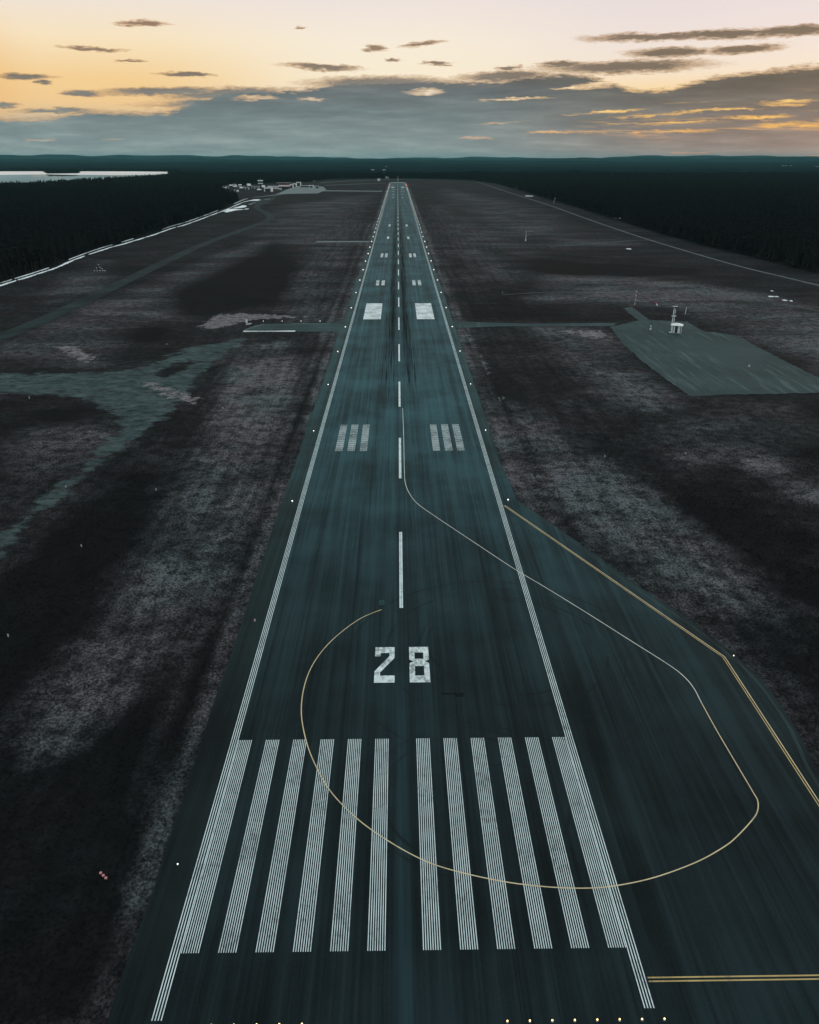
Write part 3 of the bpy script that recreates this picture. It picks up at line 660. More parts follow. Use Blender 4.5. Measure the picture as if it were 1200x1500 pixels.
road('right_perimeter_road', [(700, 266.5), (740, 280), (800, 299), (860, 320.5), (930, 344.5), (1000, 366), (1080, 389), (1150, 406), (1200, 418), (1280, 437)], 2.6, M['roadpale'])
road('track_across_the_heath', [(735, 432), (800, 428), (880, 429), (960, 433), (1010, 434), (1080, 438), (1150, 446), (1230, 462)], .9, M['roadpale'])
road('heath_track', [(805, 361), (870, 357), (930, 352), (960, 352)], 1.6, M['roadpale'])
slab('left_service_taxiway', [(-33, 693), (-26.3, 693), (-26.3, 705), (-75, 704), (-76, 693)], M['farapron'], -.03)
slab('far_left_taxiway', [at(560, 280.6), at(560, 279.6), at(462, 278.6), at(455, 279.8)][::-1], M['farapron'], -.03)
road('far_end_taxiway', [(566, 268.6), (540, 268.9), (500, 270.5), (476, 271.5)], 12, M['farapron'])
slab('terminal_apron', [at(*p) for p in [(403, 285.2), (424, 276), (432, 273), (452, 271), (474, 273.5), (478, 277.5), (466, 283.2), (424, 283.8)]], M['farapron'], -.028)
road('far_field_track', [(470, 268), (520, 264.6), (575, 262.8), (620, 262.6)], 10, M['farapron'])
slab('car_park', [at(*p) for p in [(362, 300), (385, 291), (405, 290), (392, 298), (380, 301)]], M['road'], -.04)
road('access_road', [(372, 289), (395, 286.6), (424, 282)], 8, M['farapron'])

# ------------------------------------------------------------------ lake
def flat(name, L, m, z, kind='structure'):
    return slab(name, L, m, z, .05, kind)
wm = bpy.data.materials.new('lake_water'); wm.use_nodes = True; t = NT(wm.node_tree); bb = t.n['Principled BSDF']
bb.inputs['Base Color'].default_value = (.05, .12, .13, 1); bb.inputs['Roughness'].default_value = .02
flat('lake_water', [tuple(p) for p in LAKE], wm, .02)
im = bpy.data.materials.new('lake_ice'); im.use_nodes = True; t = NT(im.node_tree); bb = t.n['Principled BSDF']
Pn, X_, Y_ = pos(t); n_ = t.noise(t.map(Pn, scale=(.3, 1, 1)), .006, 6, .65)
t.put(bb.inputs['Base Color'], t.mix(t.ss(n_, .50, .66), (.80, .77, .76, 1), (.42, .47, .49, 1))); bb.inputs['Roughness'].default_value = .35
ice = W_([(-160, 257.5), (0, 256.2), (70, 255.4), (110, 256.2), (180, 256.3), (225, 255.9), (247, 254.2), (245.5, 251.6), (200, 251.2), (118, 251.0), (115, 254.0), (68, 254.4), (63, 251.0), (-160, 251)])
flat('lake_ice', rough([tuple(p) for p in ice], 60, 6), im, .09)

# ------------------------------------------------------------------ snow along the forest edge
def snow_strip(px, w0, w1, seed, broken=.25, off=0):
    rd = random.Random(seed); pts = spline(ws(px), 22); out = MB(); i = 0
    while i < len(pts) - 4:
        n = rd.randint(8, 30)
        if rd.random() > broken:
            seg = [Vector(p) for p in pts[i:i + n]]
            if len(seg) > 2:
                L = []; Rr = []
                for k, p in enumerate(seg):
                    d = (seg[min(k + 1, len(seg) - 1)] - seg[max(k - 1, 0)]).normalized(); nn = Vector((d.y, -d.x)); e = math.sin(math.pi * (k + .15) / (len(seg) - .7)) ** .5 if 0 < k < len(seg) - 1 else .12
                    wd = rd.uniform(w0, w1) * e; o_ = off + rd.uniform(-.5, .5) * w0; L.append(p + nn * (o_ - wd)); Rr.append(p + nn * (o_ + wd))
                b0 = len(out.v)
                for a, p, c in zip(L, seg, Rr): out.v += [(a.x, a.y, -.12), ((a.x + c.x) / 2, (a.y + c.y) / 2, .28), (c.x, c.y, -.12)]
                for k in range(len(seg) - 1):
                    for j in (0, 1): q = b0 + 3 * k + j; out.f.append((q, q + 1, q + 4, q + 3))
        i += n - 1 if rd.random() > .3 else n + rd.randint(0, 3)
    return out
edge = [(-60, 437), (0, 418), (30, 409), (60, 399.5), (85, 391), (110, 380), (150, 366), (180, 357.5), (200, 351.5), (225, 344), (250, 335), (270, 329.5), (290, 322.5), (310, 315), (330, 307.5), (345, 301), (360, 295), (379, 293)]
o = snow_strip(edge, .8, 1.9, 3, .0).build('snow_bank', M['snow'], kind='stuff', smooth=True); tag(o, 'long broken bank of old snow along the left forest edge', 'snow')
o = snow_strip([(x, y - 3.4) for x, y in edge], .35, .9, 9, .42).build('thin_snow_bank', M['snow'], kind='stuff', smooth=True); tag(o, 'thinner ragged line of snow just behind the long bank under the trees', 'snow')
def blobs(name, L, label, seed):
    rd = random.Random(seed); b = MB()
    for (px, py, rx, ry) in L:
        x, y = at(px, py); x2, _ = at(px + rx, py); _, y2 = at(px, py - ry); rx_, ry_ = abs(x2 - x), abs(y2 - y); n = 14; b0 = len(b.v)
        for k in range(n):
            a = 2 * math.pi * k / n; r = rd.uniform(.55, 1.15); b.v.append((x + rx_ * r * math.cos(a), y + ry_ * r * math.sin(a), -.12))
        b.v.append((x, y, .25)); [b.f.append((b0 + k, b0 + (k + 1) % n, b0 + n)) for k in range(n)]
    o = b.build(name, M['snow'], kind='stuff', smooth=True); tag(o, label, 'snow')
blobs('snow_patches', [(342, 307, 12, 1.6), (350, 303.5, 9, 1.4), (357, 301.5, 6, 1), (335, 309, 7, 1.2), (361, 306, 4, .6), (374, 293, 9, 1.2), (333, 310.5, 3, .5)], 'cluster of snow patches where the forest edge meets the car park', 2)
blobs('snow_patch', [(1130, 434, 5, .9), (1138, 434.3, 3, .9), (1150, 439.5, 4, .8), (1159, 440.5, 2.6, .8), (1131, 426, 2, .6)], 'small bright snow patches by the right forest edge', 5)
blobs('snow_patch', [(921, 364.3, 4, .8), (910, 319.5, 12, .5), (941, 326, 6, .5), (775, 287, 7, .7)], 'far snow patches by the right perimeter road', 6)
blobs('snow_patch', [(491, 258.6, 3.2, .45), (483, 261.3, 3.5, .35), (460, 264.7, 3, .35)], 'far snow streak left of the runway end', 8)

# ------------------------------------------------------------------ trees
def foliage_mat(name, c0, c1):
    m = bpy.data.materials.new(name); m.use_nodes = True; t = NT(m.node_tree); b = t.n['Principled BSDF']
    oi = t.new('ShaderNodeObjectInfo'); g_ = t.new('ShaderNodeNewGeometry')
    n = t.noise(g_.outputs['Position'], .9, 3, .7)
    f = t.m('ADD', t.m('MULTIPLY', oi.outputs['Random'], .55), t.m('MULTIPLY', n, .6), clamp=True)
    t.put(b.inputs['Base Color'], t.mix(t.ss(f, .2, .9), c0 + (1,), c1 + (1,))); b.inputs['Roughness'].default_value = .9; b.inputs['Specular IOR Level'].default_value = .1
    return m
M['spruce'] = foliage_mat('spruce_needles', (.0100, .0100, .0100), (.0165, .0165, .0162))
M['bark'] = mat('bark', (.05, .04, .035), .9, vary=.3)
def crown(h, r, layers, seg, seed, base=.12):
    rd = random.Random(seed); b = MB()
    for k in range(layers):
        f = k / layers; z0 = h * (base + (1 - base) * f) ; z1 = h * (base + (1 - base) * min(1, f + 1.75 / layers)) ; rr = r * (1 - f) ** .85 * rd.uniform(.82, 1.12)
        b0 = len(b.v); ph = rd.uniform(0, 6.28)
        for i in range(seg):
            a = ph + 2 * math.pi * i / seg + rd.uniform(-.1, .1); q = rr * (rd.uniform(.85, 1.2) if i % 2 == 0 else rd.uniform(.42, .62)); b.v.append((q * math.cos(a), q * math.sin(a), z0 + (-.03 * h * rr / r if i % 2 == 0 else .02 * h) + rd.uniform(-.015, .015) * h))
        b.v.append((rd.uniform(-.03, .03) * r, rd.uniform(-.03, .03) * r, z1))
        for i in range(seg): b.f.append((b0 + i, b0 + (i + 1) % seg, b0 + seg))
    return b
def pine_crown(h, r, seed):
    rd = random.Random(seed); b = MB()
    for k in range(9):
        f = rd.uniform(.45, .95); a = rd.uniform(0, 6.28); d = r * rd.uniform(.1, .75) * (1.1 - f * .6); c = Vector((d * math.cos(a), d * math.sin(a), h * f)); s = r * rd.uniform(.4, .62)
        for j in range(14):
            u = Vector((rd.gauss(0, 1), rd.gauss(0, 1), rd.gauss(0, .6))).normalized(); p = c + Vector((u.x * s, u.y * s, u.z * s * .7)); t1 = u.orthogonal().normalized(); t2 = u.cross(t1); q = s * .5
            b.poly([p - t1 * q - t2 * q * .6, p + t1 * q - t2 * q * .5, p + t2 * q]); 
    return b
variants = []
for i, (h, r, ly, sg, kind) in enumerate([(14, 2.5, 9, 14, 's'), (12, 2.2, 8, 12, 's'), (15.5, 2.7, 10, 14, 's'), (10, 2.3, 7, 12, 's'), (13, 2.6, 0, 0, 'p')]):
    cb = crown(h, r, ly, sg, 40 + i) if kind == 's' else pine_crown(h, r, 50 + i)
    tb = MB(); tb.tube((0, 0, -.3), (0, 0, h * .75), .2, .06, 7)
    variants.append((cb.mesh('crown', M['spruce']), tb.mesh('trunk', M['bark']), kind))
# spread points through the forest
def forest_points():
    out = []
    for (y0, y1, sp, N) in ((300, 900, 4.2, 0), (900, 1800, 6.0, 0), (1800, 3700, 9.5, 0)):
        xm = .52 * (y1 + 60); A_ = 2 * xm * (y1 - y0); n = int(A_ / (sp * sp))
        x = rng.uniform(-xm, xm, n); y = rng.uniform(y0, y1, n); Q = np.stack([x, y], 1)
        k = np.abs(x) < .50 * (y + 55) + 15; Q = Q[k]
        k = sdf(Q, CLEAR) < -1.5; Q = Q[k]; k = sdf(Q, LAKE) < -4; Q = Q[k]
        out.append((Q, {300: 1.0, 900: 1.08, 1800: 1.25}[y0]))
    # shore trees round the lake
    Q = np.stack([rng.uniform(-2600, -700, 60000), rng.uniform(3500, 5200, 60000)], 1); k = (np.abs(Q[:, 0]) < .52 * Q[:, 1] + 50); Q = Q[k]; s_ = -sdf(Q, LAKE); Q = Q[(s_ > 3) & (s_ < 180)]
    out.append((Q, 1.15)); return out
FP = forest_points()
near = FP[0][0]; dist = np.hypot(near[:, 0] - CX, near[:, 1] - CY)
inview = np.abs(near[:, 0]) < .487 * (near[:, 1] + 50) + 4
eb = -sdf(near, CLEAR)
order = np.argsort(dist + (~inview) * 1e5 + np.maximum(0, eb - 45) * 4)
pick = order[:300]; rest = np.setdiff1d(np.arange(len(near)), pick)
firsts = []
for j, i in enumerate(pick):
    x, y = near[i]; cm, tm, kd = variants[j % 5 if j < 5 else random.choices(range(5), (3, 3, 3, 2, 2))[0]]
    side = x < 0
    nm = 'spruce_tree' if kd == 's' else 'pine_tree'
    lb = ('%s tree %s of the runway, %s' % ('dark pointed spruce' if kd == 's' else 'dark loose crowned pine', 'left' if side else 'right', 'in the forest edge'))
    tr = thing(nm, lb, 'tree', (x, y, -.12), random.uniform(0, 6.28), ('%s trees of the %s forest edge' % ('spruce' if kd == 's' else 'pine', 'left' if side else 'right')))
    s_ = random.uniform(.75, 1.2); tr.scale = (s_, s_, s_ * random.uniform(.9, 1.1))
    a = bpy.data.objects.new('crown', cm); C.objects.link(a); a.parent = tr
    c_ = bpy.data.objects.new('trunk', tm); C.objects.link(c_); c_.parent = tr
    if j < 5: firsts.append(a)
def scatter(name, Q, sc, label):
    me = bpy.data.meshes.new(name); me.vertices.add(len(Q)); me.vertices.foreach_set('co', np.column_stack([Q, np.full(len(Q), -.12)]).astype(np.float32).ravel()); me.update()
    o = bpy.data.objects.new(name, me); C.objects.link(o); o['kind'] = 'stuff'; tag(o, label, 'forest')
    ng = bpy.data.node_groups.new(name + '_nodes', 'GeometryNodeTree')
    ng.interface.new_socket('Geometry', in_out='INPUT', socket_type='NodeSocketGeometry'); ng.interface.new_socket('Geometry', in_out='OUTPUT', socket_type='NodeSocketGeometry')
    N = ng.nodes; L = ng.links; gi = N.new('NodeGroupInput'); go = N.new('NodeGroupOutput'); ip = N.new('GeometryNodeInstanceOnPoints'); jn = N.new('GeometryNodeJoinGeometry')
    for cr in firsts:
        oi = N.new('GeometryNodeObjectInfo'); oi.inputs['Object'].default_value = cr; oi.inputs['As Instance'].default_value = True; oi.transform_space = 'ORIGINAL'; L.new(oi.outputs['Geometry'], jn.inputs[0])
    ip.inputs['Pick Instance'].default_value = True
    rv = N.new('FunctionNodeRandomValue'); rv.data_type = 'FLOAT_VECTOR'; rv.inputs[0].default_value = (-.04, -.04, 0); rv.inputs[1].default_value = (.04, .04, 6.28)
    rs = N.new('FunctionNodeRandomValue'); rs.data_type = 'FLOAT_VECTOR'; rs.inputs[0].default_value = (.8 * sc, .8 * sc, .7); rs.inputs[1].default_value = (1.3 * sc, 1.3 * sc, 1.2)
    ri = N.new('FunctionNodeRandomValue'); ri.data_type = 'INT'; ri.inputs[4].default_value = 0; ri.inputs[5].default_value = 4
    L.new(gi.outputs[0], ip.inputs['Points']); L.new(jn.outputs[0], ip.inputs['Instance']); L.new(rv.outputs[0], ip.inputs['Rotation']); L.new(rs.outputs[0], ip.inputs['Scale']); L.new(ri.outputs[2], ip.inputs['Instance Index'])
    L.new(ip.outputs[0], go.inputs[0]); md = o.modifiers.new('scatter', 'NODES'); md.node_group = ng
    return o
nr = near[rest]
scatter('forest', nr[nr[:, 0] < 0], FP[0][1], 'dense dark conifer forest left of the airfield behind its edge trees')
scatter('forest', nr[nr[:, 0] >= 0], FP[0][1], 'dense dark conifer forest right of the airfield behind its edge trees')
scatter('forest', FP[1][0], FP[1][1], 'dark conifer forest flanking the middle of the airfield')
scatter('forest', FP[2][0], FP[2][1], 'dark conifer forest around the far end of the runway')
scatter('forest', FP[3][0], FP[3][1], 'dark trees along the shores of the lake')

# far canopy: beyond single trees it reads as one rough surface
def vnoise(x, y, s, seed):
    x = x / s; y = y / s; xi = np.floor(x).astype(np.int64); yi = np.floor(y).astype(np.int64); fx = x - xi; fy = y - yi
    hsh = lambda a, b: ((np.sin(a * 127.1 + b * 311.7 + seed * 17.3) * 43758.5453) % 1.0)
    fx = fx * fx * (3 - 2 * fx); fy = fy * fy * (3 - 2 * fy)
    return (hsh(xi, yi) * (1 - fx) + hsh(xi + 1, yi) * fx) * (1 - fy) + (hsh(xi, yi + 1) * (1 - fx) + hsh(xi + 1, yi + 1) * fx) * fy
def canopy():
    ys2 = [3650.0]; 
    while ys2[-1] < 30000: ys2.append(ys2[-1] * 1.0062)
    ys2 = np.array(ys2); u = np.linspace(-1, 1, 420); UX, YY = np.meshgrid(u, ys2); XX = UX * (.60 * YY + 300)
    Q = np.stack([XX.ravel(), YY.ravel()], 1); lk = sdf(Q, LAKE)
    z = 9 + 5 * rng.random(len(Q)) + 3 * vnoise(Q[:, 0], Q[:, 1], 160, 1)
    roll = (vnoise(Q[:, 0], Q[:, 1], 1500, 2) ** 2) * 26 * np.clip((Q[:, 1] - 5200) / 3000, 0, 1) + (vnoise(Q[:, 0], Q[:, 1], 4000, 5) ** 2) * 40 * np.clip((Q[:, 1] - 9000) / 8000, 0, 1)
    z = (z + roll) * np.clip(-lk / 60, 0, 1); n1, n2 = YY.shape; id_ = np.arange(n1 * n2).reshape(n1, n2)
    Fq = np.stack([id_[:-1, :-1].ravel(), id_[:-1, 1:].ravel(), id_[1:, 1:].ravel(), id_[1:, :-1].ravel()], 1)
    Fq = Fq[(lk[Fq] < 15).all(1)]
    o = np_obj('far_forest', np.column_stack([Q, z]), Fq, M['canopy'], 'stuff'); tag(o, 'endless dark forest stretching to the hills beyond the runway', 'forest')
m = bpy.data.materials.new('forest_canopy'); m.use_nodes = True; t = NT(m.node_tree); bb = t.n['Principled BSDF']; Pn, X_, Y_ = pos(t)
n_ = t.m('ADD', t.m('MULTIPLY', t.noise(Pn, .002, 6, .7), .6), t.m('MULTIPLY', t.noise(Pn, .03, 4, .7), .4))
t.put(bb.inputs['Base Color'], t.mix(t.ss(n_, .38, .66), (.006, .010, .011, 1), (.020, .030, .031, 1))); bb.inputs['Roughness'].default_value = 1; bb.inputs['Specular IOR Level'].default_value = .0
t.put(bb.inputs['Normal'], bumped(t, t.noise(Pn, .08, 5, .8), 1.0, 6)); M['canopy'] = m
canopy()
# hill ridges
def ridge(d, prof, depth, seed, label):
    n = 260; az = np.linspace(-36, 37, n); pa = np.array([azel(x, 232)[0] for x, y in prof]); pe = np.array([H + (231.5 - y) / 1243 * d for x, y in prof])
    hh = np.interp(az, pa, pe); rn = np.array([vnoise(np.array([a * 10.]), np.array([seed * 3.3]), s, seed)[0] - .5 for a in az for s in (9,)]) * d / 1243 * 1.3 + (np.array([vnoise(np.array([a * 10.]), np.array([seed]), 18., seed)[0] for a in az]) - .5) * d / 1243 * 2.4
    rn += rng.random(n) * d / 1243 * .25
    hh = np.maximum(hh + rn, 6); rows = [(-1, 0), (-.55, .42), (-.2, .86), (0, 1), (.4, .7), (1, 0)]; V = []
    for k, (u, e) in enumerate(rows):
        dd = d + u * depth + (rng.random(n) - .5) * depth * .12 * (k not in (3,)); V.append(np.column_stack([np.sin(np.radians(az)) * dd, np.cos(np.radians(az)) * dd, hh * e + (0 if e in (0, 1) else 1) * rng.random(n) * 5]))
    V = np.concatenate(V); id_ = np.arange(n * len(rows)).reshape(len(rows), n)
    Fq = np.stack([id_[:-1, :-1].ravel(), id_[:-1, 1:].ravel(), id_[1:, 1:].ravel(), id_[1:, :-1].ravel()], 1)
    o = np_obj('hills', V, Fq, M['canopy'], 'structure', True)
ridge(10500, [(-300, 237), (0, 237), (200, 238), (330, 236), (420, 239), (520, 236.5), (600, 238), (700, 239), (760, 237), (830, 234.5), (880, 236), (1000, 237), (1200, 236), (1500, 237)], 900, 1, '')
ridge(15000, [(-300, 233), (0, 232), (120, 233), (260, 232), (400, 234), (500, 235), (600, 234.5), (680, 233.5), (760, 234), (840, 231.8), (900, 232.4), (1000, 231.6), (1200, 231.6), (1500, 233)], 1400, 2, '')
ridge(21000, [(-300, 228), (0, 227.8), (100, 227.6), (200, 228.6), (280, 228.2), (380, 230), (480, 230.6), (560, 232.2), (640, 231.6), (700, 231), (790, 231.6), (840, 231), (900, 229.8), (960, 229), (1060, 228.8), (1200, 229.0), (1500, 229)], 1800, 3, '')
ridge(27000, [(-300, 229.5), (0, 229.5), (300, 230), (560, 231.6), (660, 231.2), (690, 230.2), (760, 230.6), (850, 231.4), (1200, 230.4), (1500, 230)], 1500, 4, '')

# ------------------------------------------------------------------ runway lights
def edge_light(name, lens, label, loc, group, sc=1.0):
    t_ = thing(name, label, 'light', loc, 0, group)
    b = MB(); b.tube((0, 0, 0), (0, 0, .03), .19, .19, 12); b.tube((0, 0, .03), (0, 0, .22), .045, .045, 8); b.build('base', M['concrete'], t_)
    b = MB(); b.tube((0, 0, .22), (0, 0, .27), .11, .13, 12); b.build('housing', M['fixture'], t_)
    b = MB(); b.dome((0, 0, .27), .13, 12, 4, 1.2); b.build('lens', M[lens], t_, smooth=True); t_.scale = (sc, sc, sc); return t_
ly = [10.3 + 48.6 * k for k in range(51)]
Lp = None
for s in (-1, 1):
    side = 'left' if s < 0 else 'right'; first = None
    for k, y in enumerate(ly):
        if s > 0 and k < 2: continue
        if y > 2180: continue
        sc = .45 if y < 60 else .85
        lab = 'white edge light in the long row on the %s shoulder of the runway' % side; gp = 'white edge lights along the %s shoulder' % side
        if s < 0 and k == 0: edge_light('runway_edge_light', 'lampwhite', 'nearest white edge light on the left shoulder, beside the threshold stripes', (-24.5, y, 0), None, .5); continue
        if s < 0 and k == 1: edge_light('runway_edge_light', 'lamppink', 'faint pinkish edge light on the left shoulder, level with the number 28', (-24.3, y, 0), None); continue
        if first is None: first = edge_light('runway_edge_light', 'lampwhite', lab, (s * 24.1, y, 0), gp)
        else: dup(first, (s * 24.1 + random.uniform(-.1, .1), y, 0), 0, sc=[.85 + min(1.5, max(0, y - 130) / 330)] * 3)
    rf = None
    for k in range(6):
        y = 2200 + k * 48.6
        if rf is None: rf = edge_light('runway_end_light', 'lampred', 'red light at the far end of the runway on the %s side' % side, (s * 24.1, y, 0), 'red far end lights on the %s side' % side)
        else: dup(rf, (s * 24.1, y, 0), sc=(3, 3, 3))
edge_light('pad_edge_light', 'lampwhite', 'single white light at the outer corner of the turning pad', at(1074.6, 961.5) + (0,), None, .55)
g1 = None
for i in range(8):
    for s in (-1, 1):
        if s < 0 and i > 4: continue
        loc = (s * (9.1 + 2.0 * i), -6.95, 0); lab = 'golden threshold light in the row across the near end of the runway, %s group' % ('left' if s < 0 else 'right')
        gp = 'golden threshold lights, %s group' % ('left' if s < 0 else 'right')
        if g1 is None: g1 = edge_light('threshold_light', 'lampgold', lab, loc, gp, .6)
        else: dup(g1, loc, 0, lab, group=gp)
# approach path indicator in the heath at lower left: three small pinkish lamps in a row
t_ = thing('approach_light_unit', 'small unit of three pink lamps standing in the dark heath at lower left', 'light', at(152, 1285) + (-.1,), R(-40))
b = MB(); b.box(-.75, .75, -.05, .05, .25, .32); b.build('rail', M['dark_metal'], t_)
for x in (-.5, 0, .5):
    b = MB(); b.box(x - .05, x + .05, -.04, .04, 0, .25); b.build('leg', M['dark_metal'], t_)
    b = MB(); b.tube((x, 0, .32), (x, 0, .36), .12, .16, 10); b.dome((x, 0, .36), .16, 10, 3); b.build('lamp', M['lamppink'], t_, smooth=True)
# taxiway lights on the left taxiway
tl = None
for i, px in enumerate((386, 413.5, 441, 469)):
    x, y = at(px, 471.2)
    if tl is None: tl = edge_light('taxiway_light', 'lampwhite', 'small white light behind the left taxiway', (x, y, 0), 'white lights behind the left taxiway', .9)
    else: dup(tl, (x, y, 0))
# taxiway sign: tall white board
x, y = at(361.5, 474)
t_ = thing('taxiway_sign', 'narrow upright white board at the outer end of the left taxiway', 'sign', (x, y, -.05), R(15))
b = MB(); b.box(-.45, .45, -.06, .06, .3, 2.0); b.build('board', M['mastwhite'], t_)
for s in (-.3, .3): b = MB(); b.tube((s, 0, 0), (s, 0, .3), .05); b.build('post', M['dark_metal'], t_)
t_ = thing('low_taxiway_board', 'low slanted white board beside the upright one at the left taxiway', 'sign', at(364.5, 475.5) + (-.05,), R(50))
b = MB(); b.box(-1.6, 1.6, -.05, .05, .15, .6); b.build('board', M['mastwhite'], t_); b = MB(); b.box(-1.2, -1.1, -.04, .04, 0, .15); b.build('leg', M['dark_metal'], t_); b = MB(); b.box(1.1, 1.2, -.04, .04, 0, .15); b.build('leg', M['dark_metal'], t_)
# white marker stakes in the heath
sk = [(120, 803, 'beside the lower end of the overgrown pavement on the left'), (229, 720, 'in the heath between the overgrown pavement and the runway'), (44, 587, 'in the dark patch below the overgrown pavement at far left'),
      (327, 600, 'right of the junction of the overgrown pavement'), (97, 716, 'on the edge of the old diagonal track on the left'), (1141, 511, 'on the heath behind the gravel apron'), (1004, 667, 'in the heath below the gravel apron'), (886, 671, 'in the open heath right of the touchdown bars'), (736, 430, 'in the heath right of the aiming point blocks'), (13, 935, 'near the left picture border beside the dark heath'), (1062, 466, 'behind the equipment hut on the right'), (245, 506, 'left of the sandy spot by the taxiway')]
for i, (px, py, wh) in enumerate(sk):
    x, y = at(px, py); t_ = thing('marker_stake', 'small white marker stake %s' % wh, 'marker', (x, y, -.15), random.uniform(0, 3))
    hh = .9 if i != 2 else 1.5
    b = MB(); b.tube((0, 0, 0), (0, 0, hh * .55), .04, .04, 6); b.build('stake', M['dark_metal'], t_); b = MB(); b.tube((0, 0, hh * .55), (0, 0, hh), .13, .11, 8); b.dome((0, 0, hh), .11, 8, 2); b.build('cap', M['cap'], t_)
# antenna array stakes at left
ar = None
for i, (px, py) in enumerate([(139, 399), (143, 399.3), (147, 399), (151, 398.8), (154, 399.2), (142, 395), (147, 394), (145, 390), (150, 396)]):
    x, y = at(px, py)
    if ar is None:
        ar = thing('antenna_stake', 'white antenna stake in the small cluster between snow bank and left road', 'antenna', (x, y, -.15), 0, 'cluster of white antenna stakes')
        b = MB(); b.tube((0, 0, 0), (0, 0, 1.2), .05, .05, 6); b.build('stake', M['metal'], ar); b = MB(); b.box(-.4, .4, -.1, .1, 1.2, 1.45); b.build('head', M['mastwhite'], ar)
    else: dup(ar, (x, y, -.15), random.uniform(-.4, .4))

# ------------------------------------------------------------------ equipment hut and masts on the gravel apron
hx, hy = at(990.5, 487.3)
hut = thing('equipment_hut', 'small white and dark equipment hut with hipped white roof on the gravel apron', 'hut', (hx, hy, -.03), R(-24)); hut.scale = (1.22, 1.22, 1.22)
b = MB(); b.box(-1.75, 1.75, -1.4, 1.4, 0, .18); b.build('plinth', M['concrete'], hut)
b = MB(); b.box(-1.6, 1.6, -1.25, 1.25, .18, 2.7); b.build('wall', M['darkpanel'], hut)
for x0, x1 in ((-1.62, -1.2), (-.95, -.5), (.5, 1.3)):
    b = MB(); b.box(x0, x1, -1.31, -1.252, .2, 2.68); b.build('panel', M['wallwhite'], hut)
for y0, y1 in ((-1.25, -.8), (-.35, .1), (.8, 1.2)):
    for s in (-1, 1): b = MB(); b.box(s * 1.602, s * 1.66, y0, y1, .2, 2.68) if s > 0 else b.box(-1.66, -1.602, y0, y1, .2, 2.68); b.build('panel', M['wallwhite'], hut)
b = MB(); b.box(-.45, .45, -1.29, -1.252, .2, 2.25); dr = b.build('door', M['darkpanel'], hut); b = MB(); b.box(.28, .36, -1.35, -1.292, 1.1, 1.2); b.build('handle', M['metal'], dr)
b = MB(); e = 2.05; f_ = 1.7; b.v = [(-e, -f_, 2.7), (e, -f_, 2.7), (e, f_, 2.7), (-e, f_, 2.7), (-e, -f_, 2.82), (e, -f_, 2.82), (e, f_, 2.82), (-e, f_, 2.82), (-.5, 0, 3.5), (.5, 0, 3.5)]
b.f = [(0, 3, 2, 1), (0, 1, 5, 4), (1, 2, 6, 5), (2, 3, 7, 6), (3, 0, 4, 7), (4, 5, 9, 8), (5, 6, 9), (6, 7, 8, 9), (7, 4, 8)]; b.build('roof', M['wallwhite'], hut)
b = MB(); b.box(-2.9, -1.9, -1.2, -.7, 0, .35); o = b.build('cable_box', M['wallwhite']); o.location = (hx, hy, -.03); o.rotation_euler = (0, 0, R(-24)); tag(o, 'low white cable box on the gravel left of the equipment hut', 'box')
mx, my = at(985.5, 486.0)
mast = thing('glide_path_mast', 'white lattice antenna mast with two crossbars standing behind the equipment hut', 'mast', (mx + .5, my + 3.0, -.03), R(-5))
for x, y in ((-.42, -.35), (.42, -.35), (0, .45)):
    b = MB(); b.tube((x, y, 0), (x * .8, y * .8, 9.6), .075, .06, 6); b.build('leg', M['mastwhite'], mast)
b = MB()
for k in range(12):
    z = .4 + k * .78; q = 1 - .2 * z / 9.6; pts_ = [(-.42 * q, -.35 * q), (.42 * q, -.35 * q), (0, .45 * q)]; q2 = 1 - .2 * (z + .78) / 9.6; pt2 = [(-.42 * q2, -.35 * q2), (.42 * q2, -.35 * q2), (0, .45 * q2)]
    for i in range(3):
        j = (i + 1) % 3; b.tube(pts_[i] + (z,), pts_[j] + (z,), .025, .025, 4); b.tube(pts_[i] + (z,), pt2[j] + (z + .78,), .02, .02, 4)
b.build('lattice', M['metal'], mast)
for z, hw in ((10.6, 1.05), (6.4, 1.0), (3.0, .8)):
    b = MB(); b.box(-hw, hw, -.55, -.36, z - .16, z + .16); b.build('antenna_crossbar', M['mastwhite'], mast)
b = MB(); b.tube((0, 0, 9.6), (0, 0, 11.0), .05); b.build('spike', M['dark_metal'], mast)
for z in (1.4, 4.6, 8.2):
    for s in (-1, 1): b = MB(); b.box(s * .38 - .12, s * .38 + .12, -.48, -.40, z - .7, z + .7); b.build('antenna_panel', M['mastwhite'], mast)
def banded_mast(loc, h, n, r, label, tilt=0, cols=('red', 'mastwhite'), name='striped_mast'):
    t_ = thing(name, label, 'mast', loc, 0); t_.rotation_euler = (0, tilt, 0)
    for k in range(n): b = MB(); b.tube((0, 0, h * k / n), (0, 0, h * (k + 1) / n), r, r, 8); b.build('band', M[cols[k % 2]], t_)
    return t_
x, y = at(929.5, 449); t_ = banded_mast((x, y, -.1), 9.2, 9, .13, 'tall red and white striped mast at the end of the apron spur', R(2)); b = MB(); b.tube((0, 0, 9.2), (0, 0, 9.6), .25, .2, 8); b.build('top_lamp', M['fixture'], t_)
x, y = at(953, 483); ws_ = thing('windsock', 'red and white windsock hanging from a thin dark pole on the gravel apron', 'windsock', (x, y, -.03), 0)
b = MB(); b.tube((0, 0, 0), (.3, 0, 11.9), .07, .05, 8); b.build('pole', M['dark_metal'], ws_)
b = MB(); b.box(-.28, .28, -.28, .28, 0, .8); b.box(-.2, .2, -.2, .2, 1.3, 1.9); b.build('cabinet', M['mastwhite'], ws_)
